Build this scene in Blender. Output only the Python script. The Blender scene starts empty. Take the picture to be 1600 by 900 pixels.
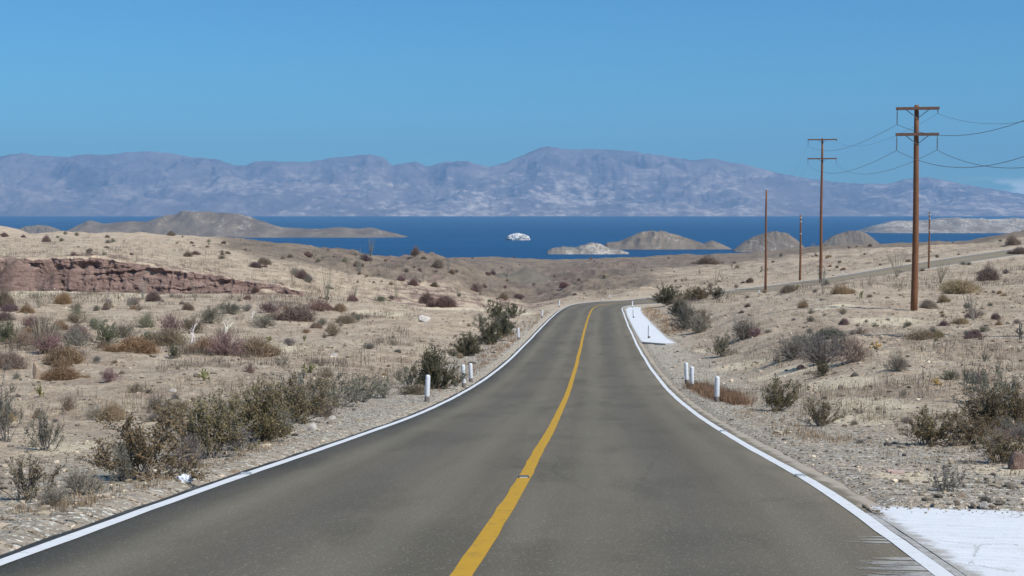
import bpy, bmesh, math, random
import numpy as np
from mathutils import Vector, Matrix

scene = bpy.context.scene
C = scene.collection
random.seed(7)
RNG = np.random.RandomState(11)

# ------------------------------------------------------------------ camera, world, sun, exposure
F = 2200.0                                   # focal length in pixels of a 1600 px wide frame
PITCH = math.atan(125.0 / F)
cam_d = bpy.data.cameras.new('camera')
cam_d.sensor_width = 36.0
cam_d.lens = F / 1600.0 * 36.0
cam_d.clip_start = 0.1
cam_d.clip_end = 90000.0
cam = bpy.data.objects.new('camera', cam_d)
C.objects.link(cam)
cam.location = (0, 0, 0)
cam.rotation_euler = (math.radians(90) - PITCH, 0, 0)
scene.camera = cam

SUN_EL = math.radians(49)
SUN_AZ = math.radians(128)                   # clockwise from +Y: behind the camera, to its right
world = bpy.data.worlds.new('World')
scene.world = world
world.use_nodes = True
wn, wl = world.node_tree.nodes, world.node_tree.links
wn.clear()
w_out = wn.new('ShaderNodeOutputWorld')
w_bg = wn.new('ShaderNodeBackground')
w_sky = wn.new('ShaderNodeTexSky')
w_sky.sky_type = 'NISHITA'
w_sky.sun_disc = False
w_sky.sun_elevation = SUN_EL
w_sky.sun_rotation = SUN_AZ
w_sky.altitude = 100
w_sky.air_density = 1.0
w_sky.dust_density = 0.15
w_sky.ozone_density = 2.2
w_hsv = wn.new('ShaderNodeHueSaturation')
w_hsv.inputs['Hue'].default_value = 0.5
w_hsv.inputs['Saturation'].default_value = 1.0
w_hsv.inputs['Value'].default_value = 1.0
w_bg.inputs['Strength'].default_value = 0.092
w_tint = wn.new('ShaderNodeMix'); w_tint.data_type = 'RGBA'; w_tint.blend_type = 'MULTIPLY'
w_tint.inputs[0].default_value = 1.0
w_tint.inputs[7].default_value = (0.335, 0.80, 1.12, 1)     # deep desert-sky blue
wl.new(w_sky.outputs[0], w_hsv.inputs['Color']); wl.new(w_hsv.outputs[0], w_tint.inputs[6])
# a low bank of thin cloud far off to the right, just over the range
w_tc = wn.new('ShaderNodeTexCoord')
w_sep = wn.new('ShaderNodeSeparateXYZ')
wl.new(w_tc.outputs['Generated'], w_sep.inputs[0])
def wmath(op, a, b=None):
    n = wn.new('ShaderNodeMath'); n.operation = op; n.use_clamp = False
    for i, v in enumerate((a, b)):
        if v is None: continue
        if isinstance(v, (int, float)): n.inputs[i].default_value = v
        else: wl.new(v, n.inputs[i])
    return n.outputs[0]
def wramp(v, lo, hi):
    n = wn.new('ShaderNodeMapRange'); n.interpolation_type = 'SMOOTHSTEP'
    n.inputs['From Min'].default_value = lo; n.inputs['From Max'].default_value = hi
    wl.new(v, n.inputs['Value']); return n.outputs[0]
w_noise = wn.new('ShaderNodeTexNoise')
w_noise.inputs['Scale'].default_value = 55; w_noise.inputs['Detail'].default_value = 6
w_map = wn.new('ShaderNodeMapping'); w_map.inputs['Scale'].default_value = (1, 1, 2.2)
wl.new(w_tc.outputs['Generated'], w_map.inputs['Vector']); wl.new(w_map.outputs[0], w_noise.inputs['Vector'])
az = wmath('DIVIDE', w_sep.outputs['X'], w_sep.outputs['Y'])
m1 = wramp(az, 0.305, 0.345)
m2 = wramp(w_sep.outputs['Z'], 0.023, 0.0145)
m3 = wramp(w_noise.outputs['Fac'], 0.40, 0.62)
front = wramp(w_sep.outputs['Y'], 0.0, 0.2)
mk = wmath('MULTIPLY', wmath('MULTIPLY', wmath('MULTIPLY', m1, m2), m3), wmath('MULTIPLY', front, 0.45))
w_mix = wn.new('ShaderNodeMix'); w_mix.data_type = 'RGBA'
wl.new(mk, w_mix.inputs[0]); wl.new(w_tint.outputs[2], w_mix.inputs[6])
w_mix.inputs[7].default_value = (15.0, 15.5, 16.5, 1)
wl.new(w_mix.outputs[2], w_bg.inputs['Color'])
wl.new(w_bg.outputs[0], w_out.inputs['Surface'])

sun_d = bpy.data.lights.new('sun', 'SUN')
sun_d.energy = 4.7
sun_d.angle = math.radians(0.53)
sun_d.color = (1.0, 0.965, 0.90)
sun = bpy.data.objects.new('sun', sun_d)
C.objects.link(sun)
sdir = Vector((math.sin(SUN_AZ) * math.cos(SUN_EL), math.cos(SUN_AZ) * math.cos(SUN_EL), math.sin(SUN_EL)))
sun.rotation_euler = (-sdir).to_track_quat('-Z', 'Y').to_euler()

vs = scene.view_settings
vs.view_transform = 'Standard'; vs.look = 'None'; vs.gamma = 1.0; vs.use_curve_mapping = False
vs.exposure = 0.10
scene.render.engine = 'CYCLES'
cy = scene.cycles
cy.use_denoising = True
cy.max_bounces = 5; cy.diffuse_bounces = 2; cy.glossy_bounces = 2; cy.transmission_bounces = 2
cy.volume_bounces = 0; cy.transparent_max_bounces = 8
cy.sample_clamp_indirect = 6

# ------------------------------------------------------------------ small tools
CT, ST = math.cos(PITCH), math.sin(PITCH)
def uv_of(px, py):
    """direction of a photo pixel as (x/y, z/y)"""
    a, b = (px - 800.0), (450.0 - py)
    Y = F * CT + b * ST
    return a / Y, (b * CT - F * ST) / Y
def at(px, py, d):
    u, v = uv_of(px, py)
    return np.array((u * d, d, v * d))
_perm = np.random.RandomState(3).permutation(256); _perm = np.concatenate([_perm, _perm])
_ga = np.random.RandomState(4).rand(256) * 2 * math.pi
_gx, _gy = np.cos(_ga), np.sin(_ga)
def perlin(x, y):
    x = np.asarray(x, float); y = np.asarray(y, float)
    xi = np.floor(x).astype(int); yi = np.floor(y).astype(int)
    xf = x - xi; yf = y - yi; xi &= 255; yi &= 255
    sx = xf * xf * xf * (xf * (xf * 6 - 15) + 10); sy = yf * yf * yf * (yf * (yf * 6 - 15) + 10)
    def g(ix, iy, dx, dy):
        h = _perm[_perm[ix & 255] + (iy & 255)]
        return _gx[h] * dx + _gy[h] * dy
    a = g(xi, yi, xf, yf); b = g(xi + 1, yi, xf - 1, yf)
    c = g(xi, yi + 1, xf, yf - 1); e = g(xi + 1, yi + 1, xf - 1, yf - 1)
    return (a + sx * (b - a)) * (1 - sy) + (c + sx * (e - c)) * sy
def fbm(x, y, octv=4, gain=0.5, off=0.0):
    s = 0; a = 1.0; f = 1.0
    for k in range(octv):
        s = s + a * perlin(x * f + off + 17.3 * k, y * f - off + 9.1 * k); a *= gain; f *= 2.03
    return s
def ridged(x, y, octv=4, off=0.0):
    s = 0; a = 1.0; f = 1.0
    for k in range(octv):
        s = s + a * (1 - np.abs(perlin(x * f + off + 5.7 * k, y * f + off * 2 + 3.3 * k)) * 2.2); a *= 0.5; f *= 2.05
    return s / 1.9
def sstep(a, b, x):
    t = np.clip((x - a) / (b - a), 0, 1); return t * t * (3 - 2 * t)
def pchip(xk, yk, x):
    xk = np.asarray(xk, float); yk = np.asarray(yk, float)
    h = np.diff(xk); dl = np.diff(yk) / h; n = len(xk); m = np.zeros(n)
    for i in range(1, n - 1):
        if dl[i - 1] * dl[i] > 0:
            w1 = 2 * h[i] + h[i - 1]; w2 = h[i] + 2 * h[i - 1]
            m[i] = (w1 + w2) / (w1 / dl[i - 1] + w2 / dl[i])
    m[0], m[-1] = dl[0], dl[-1]
    i = np.clip(np.searchsorted(xk, x) - 1, 0, n - 2)
    t = (x - xk[i]) / h[i]
    return ((2*t**3 - 3*t**2 + 1) * yk[i] + (t**3 - 2*t**2 + t) * h[i] * m[i]
            + (-2*t**3 + 3*t**2) * yk[i + 1] + (t**3 - t**2) * h[i] * m[i + 1])

def make_mesh(name, verts, faces, smooth=False, attrs=None, colors=None):
    """verts Nx3; faces: array Mx3/Mx4 or list of such arrays"""
    me = bpy.data.meshes.new(name)
    verts = np.asarray(verts, np.float32)
    fl = faces if isinstance(faces, list) else [faces]
    fl = [np.asarray(f, np.int32) for f in fl if len(f)]
    loops = np.concatenate([f.ravel() for f in fl])
    tot = np.concatenate([np.full(len(f), f.shape[1], np.int32) for f in fl])
    start = np.concatenate([[0], np.cumsum(tot)[:-1]]).astype(np.int32)
    me.vertices.add(len(verts)); me.vertices.foreach_set('co', verts.ravel())
    me.loops.add(len(loops)); me.loops.foreach_set('vertex_index', loops)
    me.polygons.add(len(tot)); me.polygons.foreach_set('loop_start', start)
    try: me.polygons.foreach_set('loop_total', tot)
    except Exception: pass
    me.update(calc_edges=True)
    me.polygons.foreach_set('use_smooth', np.full(len(tot), smooth))
    for k, v in (attrs or {}).items():
        a = me.attributes.new(k, 'FLOAT', 'POINT'); a.data.foreach_set('value', np.asarray(v, np.float32))
    for k, v in (colors or {}).items():
        a = me.attributes.new(k, 'FLOAT_COLOR', 'POINT'); a.data.foreach_set('color', np.asarray(v, np.float32).ravel())
    me.validate()
    return me
def grid_faces(nr, nc, wrap=False):
    i = np.arange(nr - 1)[:, None]; j = np.arange(nc if wrap else nc - 1)[None, :]
    a = i * nc + j; b = i * nc + (j + 1) % nc
    return np.stack([a, b, b + nc, a + nc], -1).reshape(-1, 4)

class MB:
    """collects tubes, boxes, blobs and leaves into one mesh"""
    def __init__(s): s.v = []; s.q = []; s.t = []; s.c = []; s.n = 0
    def add(s, v, q=None, t=None, shade=1.0):
        v = np.asarray(v, float)
        if q is not None and len(q): s.q.append(np.asarray(q) + s.n)
        if t is not None and len(t): s.t.append(np.asarray(t) + s.n)
        s.v.append(v); s.c.append(np.full(len(v), shade) if np.isscalar(shade) else shade); s.n += len(v)
    def tube(s, pts, rad, sides=5, cap=True, shade=1.0):
        pts = np.asarray(pts, float); n = len(pts)
        rad = np.full(n, rad) if np.isscalar(rad) else np.asarray(rad, float)
        tg = np.gradient(pts, axis=0); tg /= np.linalg.norm(tg, axis=1)[:, None] + 1e-9
        ref = np.array((0.31, 0.87, 0.38)) if abs(tg[:, 2]).mean() > 0.6 else np.array((0.05, 0.1, 1.0))
        a = np.cross(tg, ref); a /= np.linalg.norm(a, axis=1)[:, None] + 1e-9
        b = np.cross(tg, a)
        th = np.linspace(0, 2 * math.pi, sides, endpoint=False)
        v = pts[:, None, :] + rad[:, None, None] * (np.cos(th)[None, :, None] * a[:, None] + np.sin(th)[None, :, None] * b[:, None])
        v = v.reshape(-1, 3); q = grid_faces(n, sides, True); t = []
        if cap:
            v = np.vstack([v, pts[0], pts[-1]]); k = n * sides
            for j in range(sides):
                t.append((k, (j + 1) % sides, j)); t.append((k + 1, (n - 1) * sides + j, (n - 1) * sides + (j + 1) % sides))
        s.add(v, q, t, shade)
    def box(s, c, size, rot=None, bev=0.0, shade=1.0):
        bm = bmesh.new(); bmesh.ops.create_cube(bm, size=1.0)
        for v in bm.verts: v.co = Vector((v.co.x * size[0], v.co.y * size[1], v.co.z * size[2]))
        if bev: bmesh.ops.bevel(bm, geom=bm.edges[:], offset=bev, segments=2, affect='EDGES')
        M = Matrix.Translation(Vector(c)) @ (rot.to_4x4() if rot is not None else Matrix())
        bmesh.ops.triangulate(bm, faces=bm.faces[:]); bm.verts.index_update()
        s.add([M @ v.co for v in bm.verts], None, [[v.index for v in f.verts] for f in bm.faces], shade); bm.free()
    def lathe(s, prof, sides=12, origin=(0, 0, 0), shade=1.0):
        prof = np.asarray(prof, float); th = np.linspace(0, 2 * math.pi, sides, endpoint=False)
        v = np.stack([prof[:, 0, None] * np.cos(th), prof[:, 0, None] * np.sin(th), np.repeat(prof[:, 1, None], sides, 1)], -1).reshape(-1, 3)
        s.add(v + np.asarray(origin), grid_faces(len(prof), sides, True), None, shade)
    def mesh(s, name, smooth=False):
        f = []
        if s.q: f.append(np.concatenate(s.q))
        if s.t: f.append(np.concatenate(s.t))
        return make_mesh(name, np.concatenate(s.v), f, smooth, {'shade': np.concatenate(s.c)})

def link(name, me, mat=None, parent=None):
    o = bpy.data.objects.new(name, me); C.objects.link(o)
    if mat is not None and me is not None:
        if not me.materials: me.materials.append(mat)
    if parent is not None: o.parent = parent
    return o
def tag(o, label=None, cat=None, group=None, kind=None):
    if label: o['label'] = label
    if cat: o['category'] = cat
    if group: o['group'] = group
    if kind: o['kind'] = kind
    return o
def empty(name, loc, label, cat, group=None):
    o = bpy.data.objects.new(name, None); C.objects.link(o); o.empty_display_size = 0.2
    o.location = loc
    return tag(o, label, cat, group)

# ------------------------------------------------------------------ node helpers
class NT:
    def __init__(s, name, gain=1.0):
        s.k = gain; s.m = bpy.data.materials.new(name); s.m.use_nodes = True
        s.n, s.l = s.m.node_tree.nodes, s.m.node_tree.links
        s.n.clear(); s.out = s.n.new('ShaderNodeOutputMaterial')
        s.p = s.n.new('ShaderNodeBsdfPrincipled'); s.l.new(s.p.outputs[0], s.out.inputs['Surface'])
        s.p.inputs['Specular IOR Level'].default_value = 0.25
    def set(s, sock, v):
        if hasattr(v, 'is_output') or isinstance(v, bpy.types.NodeSocket): s.l.new(v, sock)
        elif isinstance(v, (tuple, list)) and len(v) == 3 and sock.type == 'RGBA': sock.default_value = (*[min(0.9, x * s.k) for x in v], 1)
        else: sock.default_value = v
    def pos(s):
        return s.n.new('ShaderNodeNewGeometry').outputs['Position']
    def obj(s):
        return s.n.new('ShaderNodeTexCoord').outputs['Object']
    def mapping(s, vec, scale=(1, 1, 1), rot=(0, 0, 0)):
        n = s.n.new('ShaderNodeMapping'); n.inputs['Scale'].default_value = scale; n.inputs['Rotation'].default_value = rot
        s.l.new(vec, n.inputs['Vector']); return n.outputs[0]
    def noise(s, vec, scale, detail=4, rough=0.55, dist=0.0):
        n = s.n.new('ShaderNodeTexNoise'); n.inputs['Scale'].default_value = scale; n.inputs['Detail'].default_value = detail
        n.inputs['Roughness'].default_value = rough; n.inputs['Distortion'].default_value = dist
        s.l.new(vec, n.inputs['Vector']); return n.outputs['Fac']
    def voro(s, vec, scale, out='Distance', feat='F1'):
        n = s.n.new('ShaderNodeTexVoronoi'); n.feature = feat; n.inputs['Scale'].default_value = scale
        s.l.new(vec, n.inputs['Vector']); return n.outputs[out]
    def ramp(s, v, lo, hi, a=0.0, b=1.0):
        n = s.n.new('ShaderNodeMapRange'); n.interpolation_type = 'SMOOTHSTEP'
        for k, x in zip(('From Min', 'From Max', 'To Min', 'To Max'), (lo, hi, a, b)): n.inputs[k].default_value = x
        s.l.new(v, n.inputs['Value']); return n.outputs[0]
    def math(s, op, a, b=None):
        n = s.n.new('ShaderNodeMath'); n.operation = op
        for i, v in enumerate((a, b)):
            if v is not None: s.set(n.inputs[i], v)
        return n.outputs[0]
    def mix(s, fac, a, b, mode='MIX'):
        n = s.n.new('ShaderNodeMix'); n.data_type = 'RGBA'; n.blend_type = mode
        s.set(n.inputs[0], fac); s.set(n.inputs[6], a); s.set(n.inputs[7], b); return n.outputs[2]
    def attr(s, name, out='Fac'):
        n = s.n.new('ShaderNodeAttribute'); n.attribute_name = name; return n.outputs[out]
    def bump(s, h, strength=0.5, dist=0.05):
        n = s.n.new('ShaderNodeBump'); n.inputs['Strength'].default_value = strength; n.inputs['Distance'].default_value = dist
        s.l.new(h, n.inputs['Height']); s.l.new(n.outputs[0], s.p.inputs['Normal']); return n
    def base(s, col, rough=0.9):
        s.set(s.p.inputs['Base Color'], col); s.set(s.p.inputs['Roughness'], rough); return s.m

# ------------------------------------------------------------------ materials
def mat_ground():
    t = NT('desert_ground', 2.12); P = t.pos()
    big = t.noise(P, 0.05, 5); mid = t.noise(P, 0.45, 6, 0.6); fine = t.noise(P, 4.0, 6, 0.65); grit = t.noise(P, 28.0, 3, 0.7)
    c = t.mix(t.ramp(big, 0.36, 0.64), (0.310, 0.246, 0.172), (0.286, 0.234, 0.168))
    c = t.mix(t.ramp(mid, 0.38, 0.68), c, (0.205, 0.153, 0.108))
    c = t.mix(t.ramp(fine, 0.50, 0.64, 0, 0.72), c, (0.135, 0.104, 0.074))
    c = t.mix(t.ramp(fine, 0.44, 0.28, 0, 0.6), c, (0.43, 0.35, 0.258))
    v = t.voro(P, 5.5, 'Color'); vd = t.voro(P, 5.5, 'Distance')
    sep = t.n.new('ShaderNodeSeparateColor'); t.l.new(v, sep.inputs[0])
    sp = t.math('MULTIPLY', t.ramp(sep.outputs[0], 0.72, 0.74), t.ramp(vd, 0.34, 0.20))
    stone = t.mix(sep.outputs[1], (0.17, 0.135, 0.11), (0.52, 0.46, 0.39))
    c = t.mix(t.math('MULTIPLY', sp, 0.8), c, stone)
    # brown litter under scattered scrub
    lit = t.math('MULTIPLY', t.ramp(t.noise(P, 0.8, 6, 0.72, 0.6), 0.50, 0.64), 0.45)
    c = t.mix(lit, c, (0.17, 0.12, 0.08))
    # scrub-darkened earth of the hills
    bn = t.noise(P, 0.16, 6, 0.7); br = t.mix(t.ramp(bn, 0.35, 0.62), (0.064, 0.050, 0.038), (0.118, 0.092, 0.068))
    bf = t.math('ADD', t.math('MULTIPLY', t.attr('brown'), 1.1), t.math('MULTIPLY', t.math('SUBTRACT', bn, 0.5), 1.2))
    c = t.mix(t.ramp(bf, 0.22, 0.66, 0, 0.9), c, br)
    # red rock
    Pz = t.mapping(P, (0.5, 0.25, 3.0))
    strat = t.noise(Pz, 0.9, 5, 0.6, 0.8)
    red = t.mix(t.ramp(strat, 0.36, 0.66), (0.092, 0.059, 0.048), (0.155, 0.106, 0.087))
    red = t.mix(t.ramp(t.noise(P, 0.7, 6, 0.7), 0.58, 0.72, 0, 0.75), red, (0.062, 0.042, 0.036))  # dark rock patches, also standing in for shadows along the bank's lip
    m = t.attr('red'); mm = t.math('ADD', m, t.math('MULTIPLY', t.math('SUBTRACT', mid, 0.5), 1.3))
    c = t.mix(t.ramp(mm, 0.38, 0.62), c, red)
    # grey gravel of shoulders
    v2 = t.voro(P, 22.0, 'Color'); s2 = t.n.new('ShaderNodeSeparateColor'); t.l.new(v2, s2.inputs[0])
    gr = t.mix(s2.outputs[0], (0.145, 0.126, 0.096), (0.270, 0.232, 0.180))
    gr = t.mix(t.ramp(s2.outputs[1], 0.86, 0.9), gr, (0.46, 0.41, 0.35))
    gr = t.mix(t.ramp(mid, 0.45, 0.7, 0, 0.5), gr, (0.28, 0.225, 0.17))
    g = t.attr('gravel'); gg = t.math('ADD', g, t.math('MULTIPLY', t.math('SUBTRACT', mid, 0.5), 0.9))
    c = t.mix(t.ramp(gg, 0.3, 0.75), c, gr)
    # pale wheel tracks and wash sand
    ps = t.mix(t.ramp(fine, 0.35, 0.7), (0.40, 0.335, 0.235), (0.345, 0.288, 0.20))
    a = t.attr('pale'); aa = t.math('ADD', a, t.math('MULTIPLY', t.math('SUBTRACT', mid, 0.5), 0.8))
    c = t.mix(t.ramp(aa, 0.35, 0.75, 0, 0.9), c, ps)
    # dark grey cinder slopes
    c = t.mix(t.math('MULTIPLY', t.attr('grey'), 0.9), c, t.mix(t.ramp(mid, 0.3, 0.7), (0.056, 0.051, 0.042), (0.082, 0.074, 0.058)))
    h = t.math('ADD', t.math('MULTIPLY', fine, 0.6), t.math('ADD', t.math('MULTIPLY', grit, 0.18), t.math('MULTIPLY', mid, 0.6)))
    h = t.math('ADD', h, t.math('MULTIPLY', sp, 0.25))
    t.bump(h, 1.0, 0.34)
    return t.base(c, 0.97)

def mat_asphalt():
    t = NT('asphalt', 1.40)
    n = t.n.new('ShaderNodeAttribute'); n.attribute_name = 'lat'; lat = n.outputs['Fac']
    n2 = t.n.new('ShaderNodeAttribute'); n2.attribute_name = 'along'; s = n2.outputs['Fac']
    cmb = t.n.new('ShaderNodeCombineXYZ'); t.l.new(lat, cmb.inputs[0]); t.l.new(s, cmb.inputs[1]); V = cmb.outputs[0]
    st = t.noise(t.mapping(V, (1.1, 0.04, 1)), 1.0, 5, 0.6)
    blot = t.noise(t.mapping(V, (0.6, 0.22, 1)), 1.0, 5, 0.6)
    grain = t.noise(V, 60.0, 3, 0.75); sp = t.voro(V, 75.0, 'Color')
    ss = t.n.new('ShaderNodeSeparateColor'); t.l.new(sp, ss.inputs[0])
    c = t.mix(t.ramp(st, 0.3, 0.7), (0.104, 0.088, 0.060), (0.146, 0.126, 0.088))
    c = t.mix(t.ramp(blot, 0.46, 0.66, 0, 0.8), c, (0.082, 0.072, 0.049))
    # lanes: the strip between the wheel paths stays darker than the polished paths
    al = t.math('ABSOLUTE', t.math('SUBTRACT', t.math('ABSOLUTE', lat), 1.62))
    c = t.mix(t.ramp(al, 0.60, 0.1, 0, 0.5), c, (0.080, 0.072, 0.058))
    pol = t.math('ABSOLUTE', t.math('SUBTRACT', al, 0.85))
    c = t.mix(t.ramp(pol, 0.36, 0.05, 0, 0.45), c, (0.160, 0.142, 0.099))
    c = t.mix(t.ramp(grain, 0.35, 0.72, 0, 0.65), c, (0.055, 0.05, 0.045))
    c = t.mix(t.ramp(ss.outputs[0], 0.93, 0.97, 0, 0.34), c, (0.30, 0.275, 0.24))
    wv = t.voro(t.mapping(V, (0.55, 0.16, 1)), 1.0, 'Distance', 'DISTANCE_TO_EDGE')
    wn_ = t.math('ADD', wv, t.math('MULTIPLY', t.math('SUBTRACT', t.noise(V, 3.0, 6, 0.7), 0.5), 0.16))
    crack = t.math('MULTIPLY', t.ramp(t.math('ABSOLUTE', wn_), 0.010, 0.003), t.ramp(t.noise(V, 0.12, 3), 0.50, 0.62))
    c = t.mix(t.math('MULTIPLY', crack, 0.35), c, (0.045, 0.042, 0.036))
    c = t.mix(t.ramp(t.noise(t.mapping(V, (1.4, 0.5, 1), (0, 0, .2)), 0.5, 5, .7), 0.66, 0.74, 0, 0.5), c, (0.19, 0.165, 0.12))
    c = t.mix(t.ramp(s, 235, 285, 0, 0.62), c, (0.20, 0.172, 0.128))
    # dust blown in at the edges
    ed = t.math('ADD', t.ramp(t.math('ABSOLUTE', lat), 3.15, 3.5), t.math('MULTIPLY', t.math('SUBTRACT', t.noise(V, 2.2, 5), 0.5), 1.6))
    c = t.mix(t.ramp(ed, 0.45, 0.95, 0, 0.85), c, (0.27, 0.235, 0.19))
    t.bump(t.math('ADD', grain, t.math('MULTIPLY', ss.outputs[1], 0.4)), 0.5, 0.012)
    t.p.inputs['Specular IOR Level'].default_value = 0.2
    return t.base(c, 0.85)

def mat_paint(name, col, worn, wear=(0.60, 0.72)):
    t = NT(name); P = t.pos()
    n = t.noise(P, 9.0, 6, 0.7); n2 = t.noise(P, 60.0, 3, 0.7)
    c = t.mix(t.ramp(n, 0.35, 0.7, 0, 0.35), col, tuple(x * 0.78 for x in col))
    c = t.mix(t.ramp(t.math('ADD', t.math('MULTIPLY', n, 0.6), t.math('MULTIPLY', n2, 0.4)), wear[0], wear[1], 0, 0.75), c, worn)
    t.bump(n2, 0.3, 0.006)
    return t.base(c, 0.75)

def mat_limewash():
    t = NT('limewashed_concrete'); P = t.pos()
    n = t.noise(P, 3.0, 7, 0.72); st = t.noise(t.mapping(P, (1.0, 9.0, 1), (0, 0, .25)), 1.6, 6, 0.7); n2 = t.noise(P, 45.0, 4, 0.7)
    c = t.mix(t.ramp(st, 0.35, 0.68), (0.72, 0.735, 0.74), (0.63, 0.645, 0.655))
    c = t.mix(t.ramp(n, 0.52, 0.72, 0, 0.55), c, (0.46, 0.455, 0.43))
    d = t.voro(P, 3.1, 'Distance'); c = t.mix(t.math('MULTIPLY', t.ramp(d, 0.09, 0.03), t.ramp(n, .42, .55)), c, (0.24, 0.215, 0.18))
    cr = t.voro(t.mapping(P, (.5, .5, .5)), 1.0, 'Distance', 'DISTANCE_TO_EDGE')
    cr = t.math('ADD', cr, t.math('MULTIPLY', t.math('SUBTRACT', t.noise(P, 2.5, 6, .7), .5), .14))
    c = t.mix(t.math('MULTIPLY', t.ramp(t.math('ABSOLUTE', cr), 0.007, 0.002), 0.5), c, (0.27, 0.25, 0.22))
    lat = t.attr('rim'); e = t.math('ADD', lat, t.math('MULTIPLY', t.math('SUBTRACT', t.noise(P, 5.0, 6, .7), .5), 1.3))
    c = t.mix(t.ramp(e, 0.55, 1.0, 0, 0.8), c, (0.30, 0.265, 0.215))
    t.bump(t.math('ADD', n2, t.math('MULTIPLY', n, 2.0)), 0.5, 0.012)
    return t.base(c, 0.85)
def mat_simple(name, a, b, scale=8.0, rough=0.9, bump=0.4, stretch=(1, 1, 1), spec=0.25, coord='obj', bd=0.01):
    t = NT(name); P = t.mapping(t.obj() if coord == 'obj' else t.pos(), stretch)
    n = t.noise(P, scale, 6, 0.65)
    c = t.mix(t.ramp(n, 0.3, 0.7), a, b)
    if bump: t.bump(t.noise(P, scale * 3, 4, 0.6), bump, bd)
    t.p.inputs['Specular IOR Level'].default_value = spec
    return t.base(c, rough)

def mat_plant(name, rough=0.85, transl=0.25):
    """colour from the object's own colour, varied leaf by leaf"""
    t = NT(name)
    oi = t.n.new('ShaderNodeObjectInfo')
    sh = t.attr('shade')
    c = t.mix(1.0, oi.outputs['Color'], sh, 'MULTIPLY')
    if transl:
        tr = t.n.new('ShaderNodeBsdfTranslucent'); t.l.new(c, tr.inputs['Color'])
        mx = t.n.new('ShaderNodeMixShader'); mx.inputs[0].default_value = transl
        t.l.new(t.p.outputs[0], mx.inputs[1]); t.l.new(tr.outputs[0], mx.inputs[2]); t.l.new(mx.outputs[0], t.out.inputs['Surface'])
    return t.base(c, rough)

def mat_far(name, dark, mid, pale, patch, scale, zs=1.0):
    t = NT(name, 1.35); P = t.pos()
    Q = t.mapping(P, (1, 1, zs))
    n = t.noise(Q, scale, 6, 0.62, 0.4); n2 = t.noise(Q, scale * 5.5, 5, 0.65); n3 = t.noise(Q, scale * 0.35, 4)
    c = t.mix(t.ramp(n, 0.35, 0.65), dark, mid)
    pf = t.math('ADD', t.math('MULTIPLY', n2, 0.55), t.math('ADD', t.math('MULTIPLY', n3, 0.3), t.math('MULTIPLY', n, 0.25)))
    pk = t.ramp(pf, patch[0], patch[1])
    if name == 'far_range_rock':                               # the bleached slopes lie low on the range
        sx_ = t.n.new('ShaderNodeSeparateXYZ'); t.l.new(P, sx_.inputs[0]); pk = t.math('MULTIPLY', pk, t.math('MULTIPLY', t.ramp(sx_.outputs[2], 820, 330, .15, 1), t.ramp(sx_.outputs[0], -7500, -1500, .4, 1)))
    c = t.mix(pk, c, pale)
    t.bump(n2, 0.8, 0.25 / scale / 5.5)
    return t.base(c, 0.95)

M = {}
M['ground'] = mat_ground()
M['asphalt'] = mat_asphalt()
M['white_line'] = mat_paint('white_road_paint', (0.70, 0.705, 0.70), (0.30, 0.27, 0.23), (0.55, 0.68))
M['yellow_line'] = mat_paint('yellow_road_paint', (0.50, 0.285, 0.022), (0.24, 0.17, 0.06), (0.52, 0.66))
M['limewash'] = mat_limewash()
M['smear'] = mat_paint('thin_paint_smear', (0.46, 0.44, 0.40), (0.20, 0.18, 0.15), (0.46, 0.60))
M['pole'] = mat_simple('creosoted_timber', (0.15, 0.066, 0.034), (0.235, 0.112, 0.058), 5.0, 0.8, 0.5, (6, 6, 0.6))
M['arm'] = mat_simple('weathered_timber', (0.135, 0.075, 0.055), (0.20, 0.115, 0.085), 6.0, 0.85, 0.4)
M['metal'] = mat_simple('dull_metal', (0.09, 0.09, 0.09), (0.14, 0.14, 0.14), 9.0, 0.6, 0.0)
M['wire'] = mat_simple('aged_cable', (0.11, 0.12, 0.13), (0.15, 0.16, 0.17), 3.0, 0.7, 0.0)
M['porcelain'] = mat_simple('insulator_glaze', (0.10, 0.075, 0.065), (0.14, 0.11, 0.10), 9.0, 0.35, 0.0, spec=0.5)
M['pale_glass'] = mat_simple('pale_insulator', (0.45, 0.47, 0.48), (0.5, 0.52, 0.53), 9.0, 0.3, 0.0, spec=0.5)
M['post_white'] = mat_simple('post_white_paint', (0.62, 0.63, 0.64), (0.72, 0.73, 0.74), 7.0, 0.7, 0.35, bd=0.02)
M['post_base'] = mat_simple('bare_post_concrete', (0.13, 0.115, 0.10), (0.24, 0.21, 0.185), 14.0, 0.9, 0.5)
M['foliage'] = mat_plant('dry_leaf', 0.8, 0.22)
M['twig'] = mat_plant('bare_twig', 0.9, 0.0)
M['cactus'] = mat_plant('cactus_skin', 0.75, 0.0)
M['grass'] = mat_plant('dry_grass_blade', 0.85, 0.3)
M['rock_pale'] = mat_simple('pale_rock', (0.52, 0.46, 0.40), (0.68, 0.63, 0.57), 4.0, 0.92, 0.8, bd=0.06)
M['rock_tan'] = mat_simple('tan_rock', (0.36, 0.26, 0.18), (0.48, 0.37, 0.27), 4.0, 0.92, 0.8, bd=0.06)
M['rock_red'] = mat_simple('red_rock', (0.17, 0.11, 0.085), (0.27, 0.185, 0.145), 4.0, 0.92, 0.8, bd=0.06)
M['rock_dark'] = mat_simple('dark_rock', (0.09, 0.08, 0.07), (0.15, 0.13, 0.11), 4.0, 0.92, 0.8, bd=0.06)
M['stone_mix'] = mat_plant('loose_stone', 0.93, 0.0)
M['plastic'] = mat_simple('white_plastic', (0.70, 0.74, 0.82), (0.78, 0.82, 0.88), 6.0, 0.4, 0.3, spec=0.5)
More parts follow.
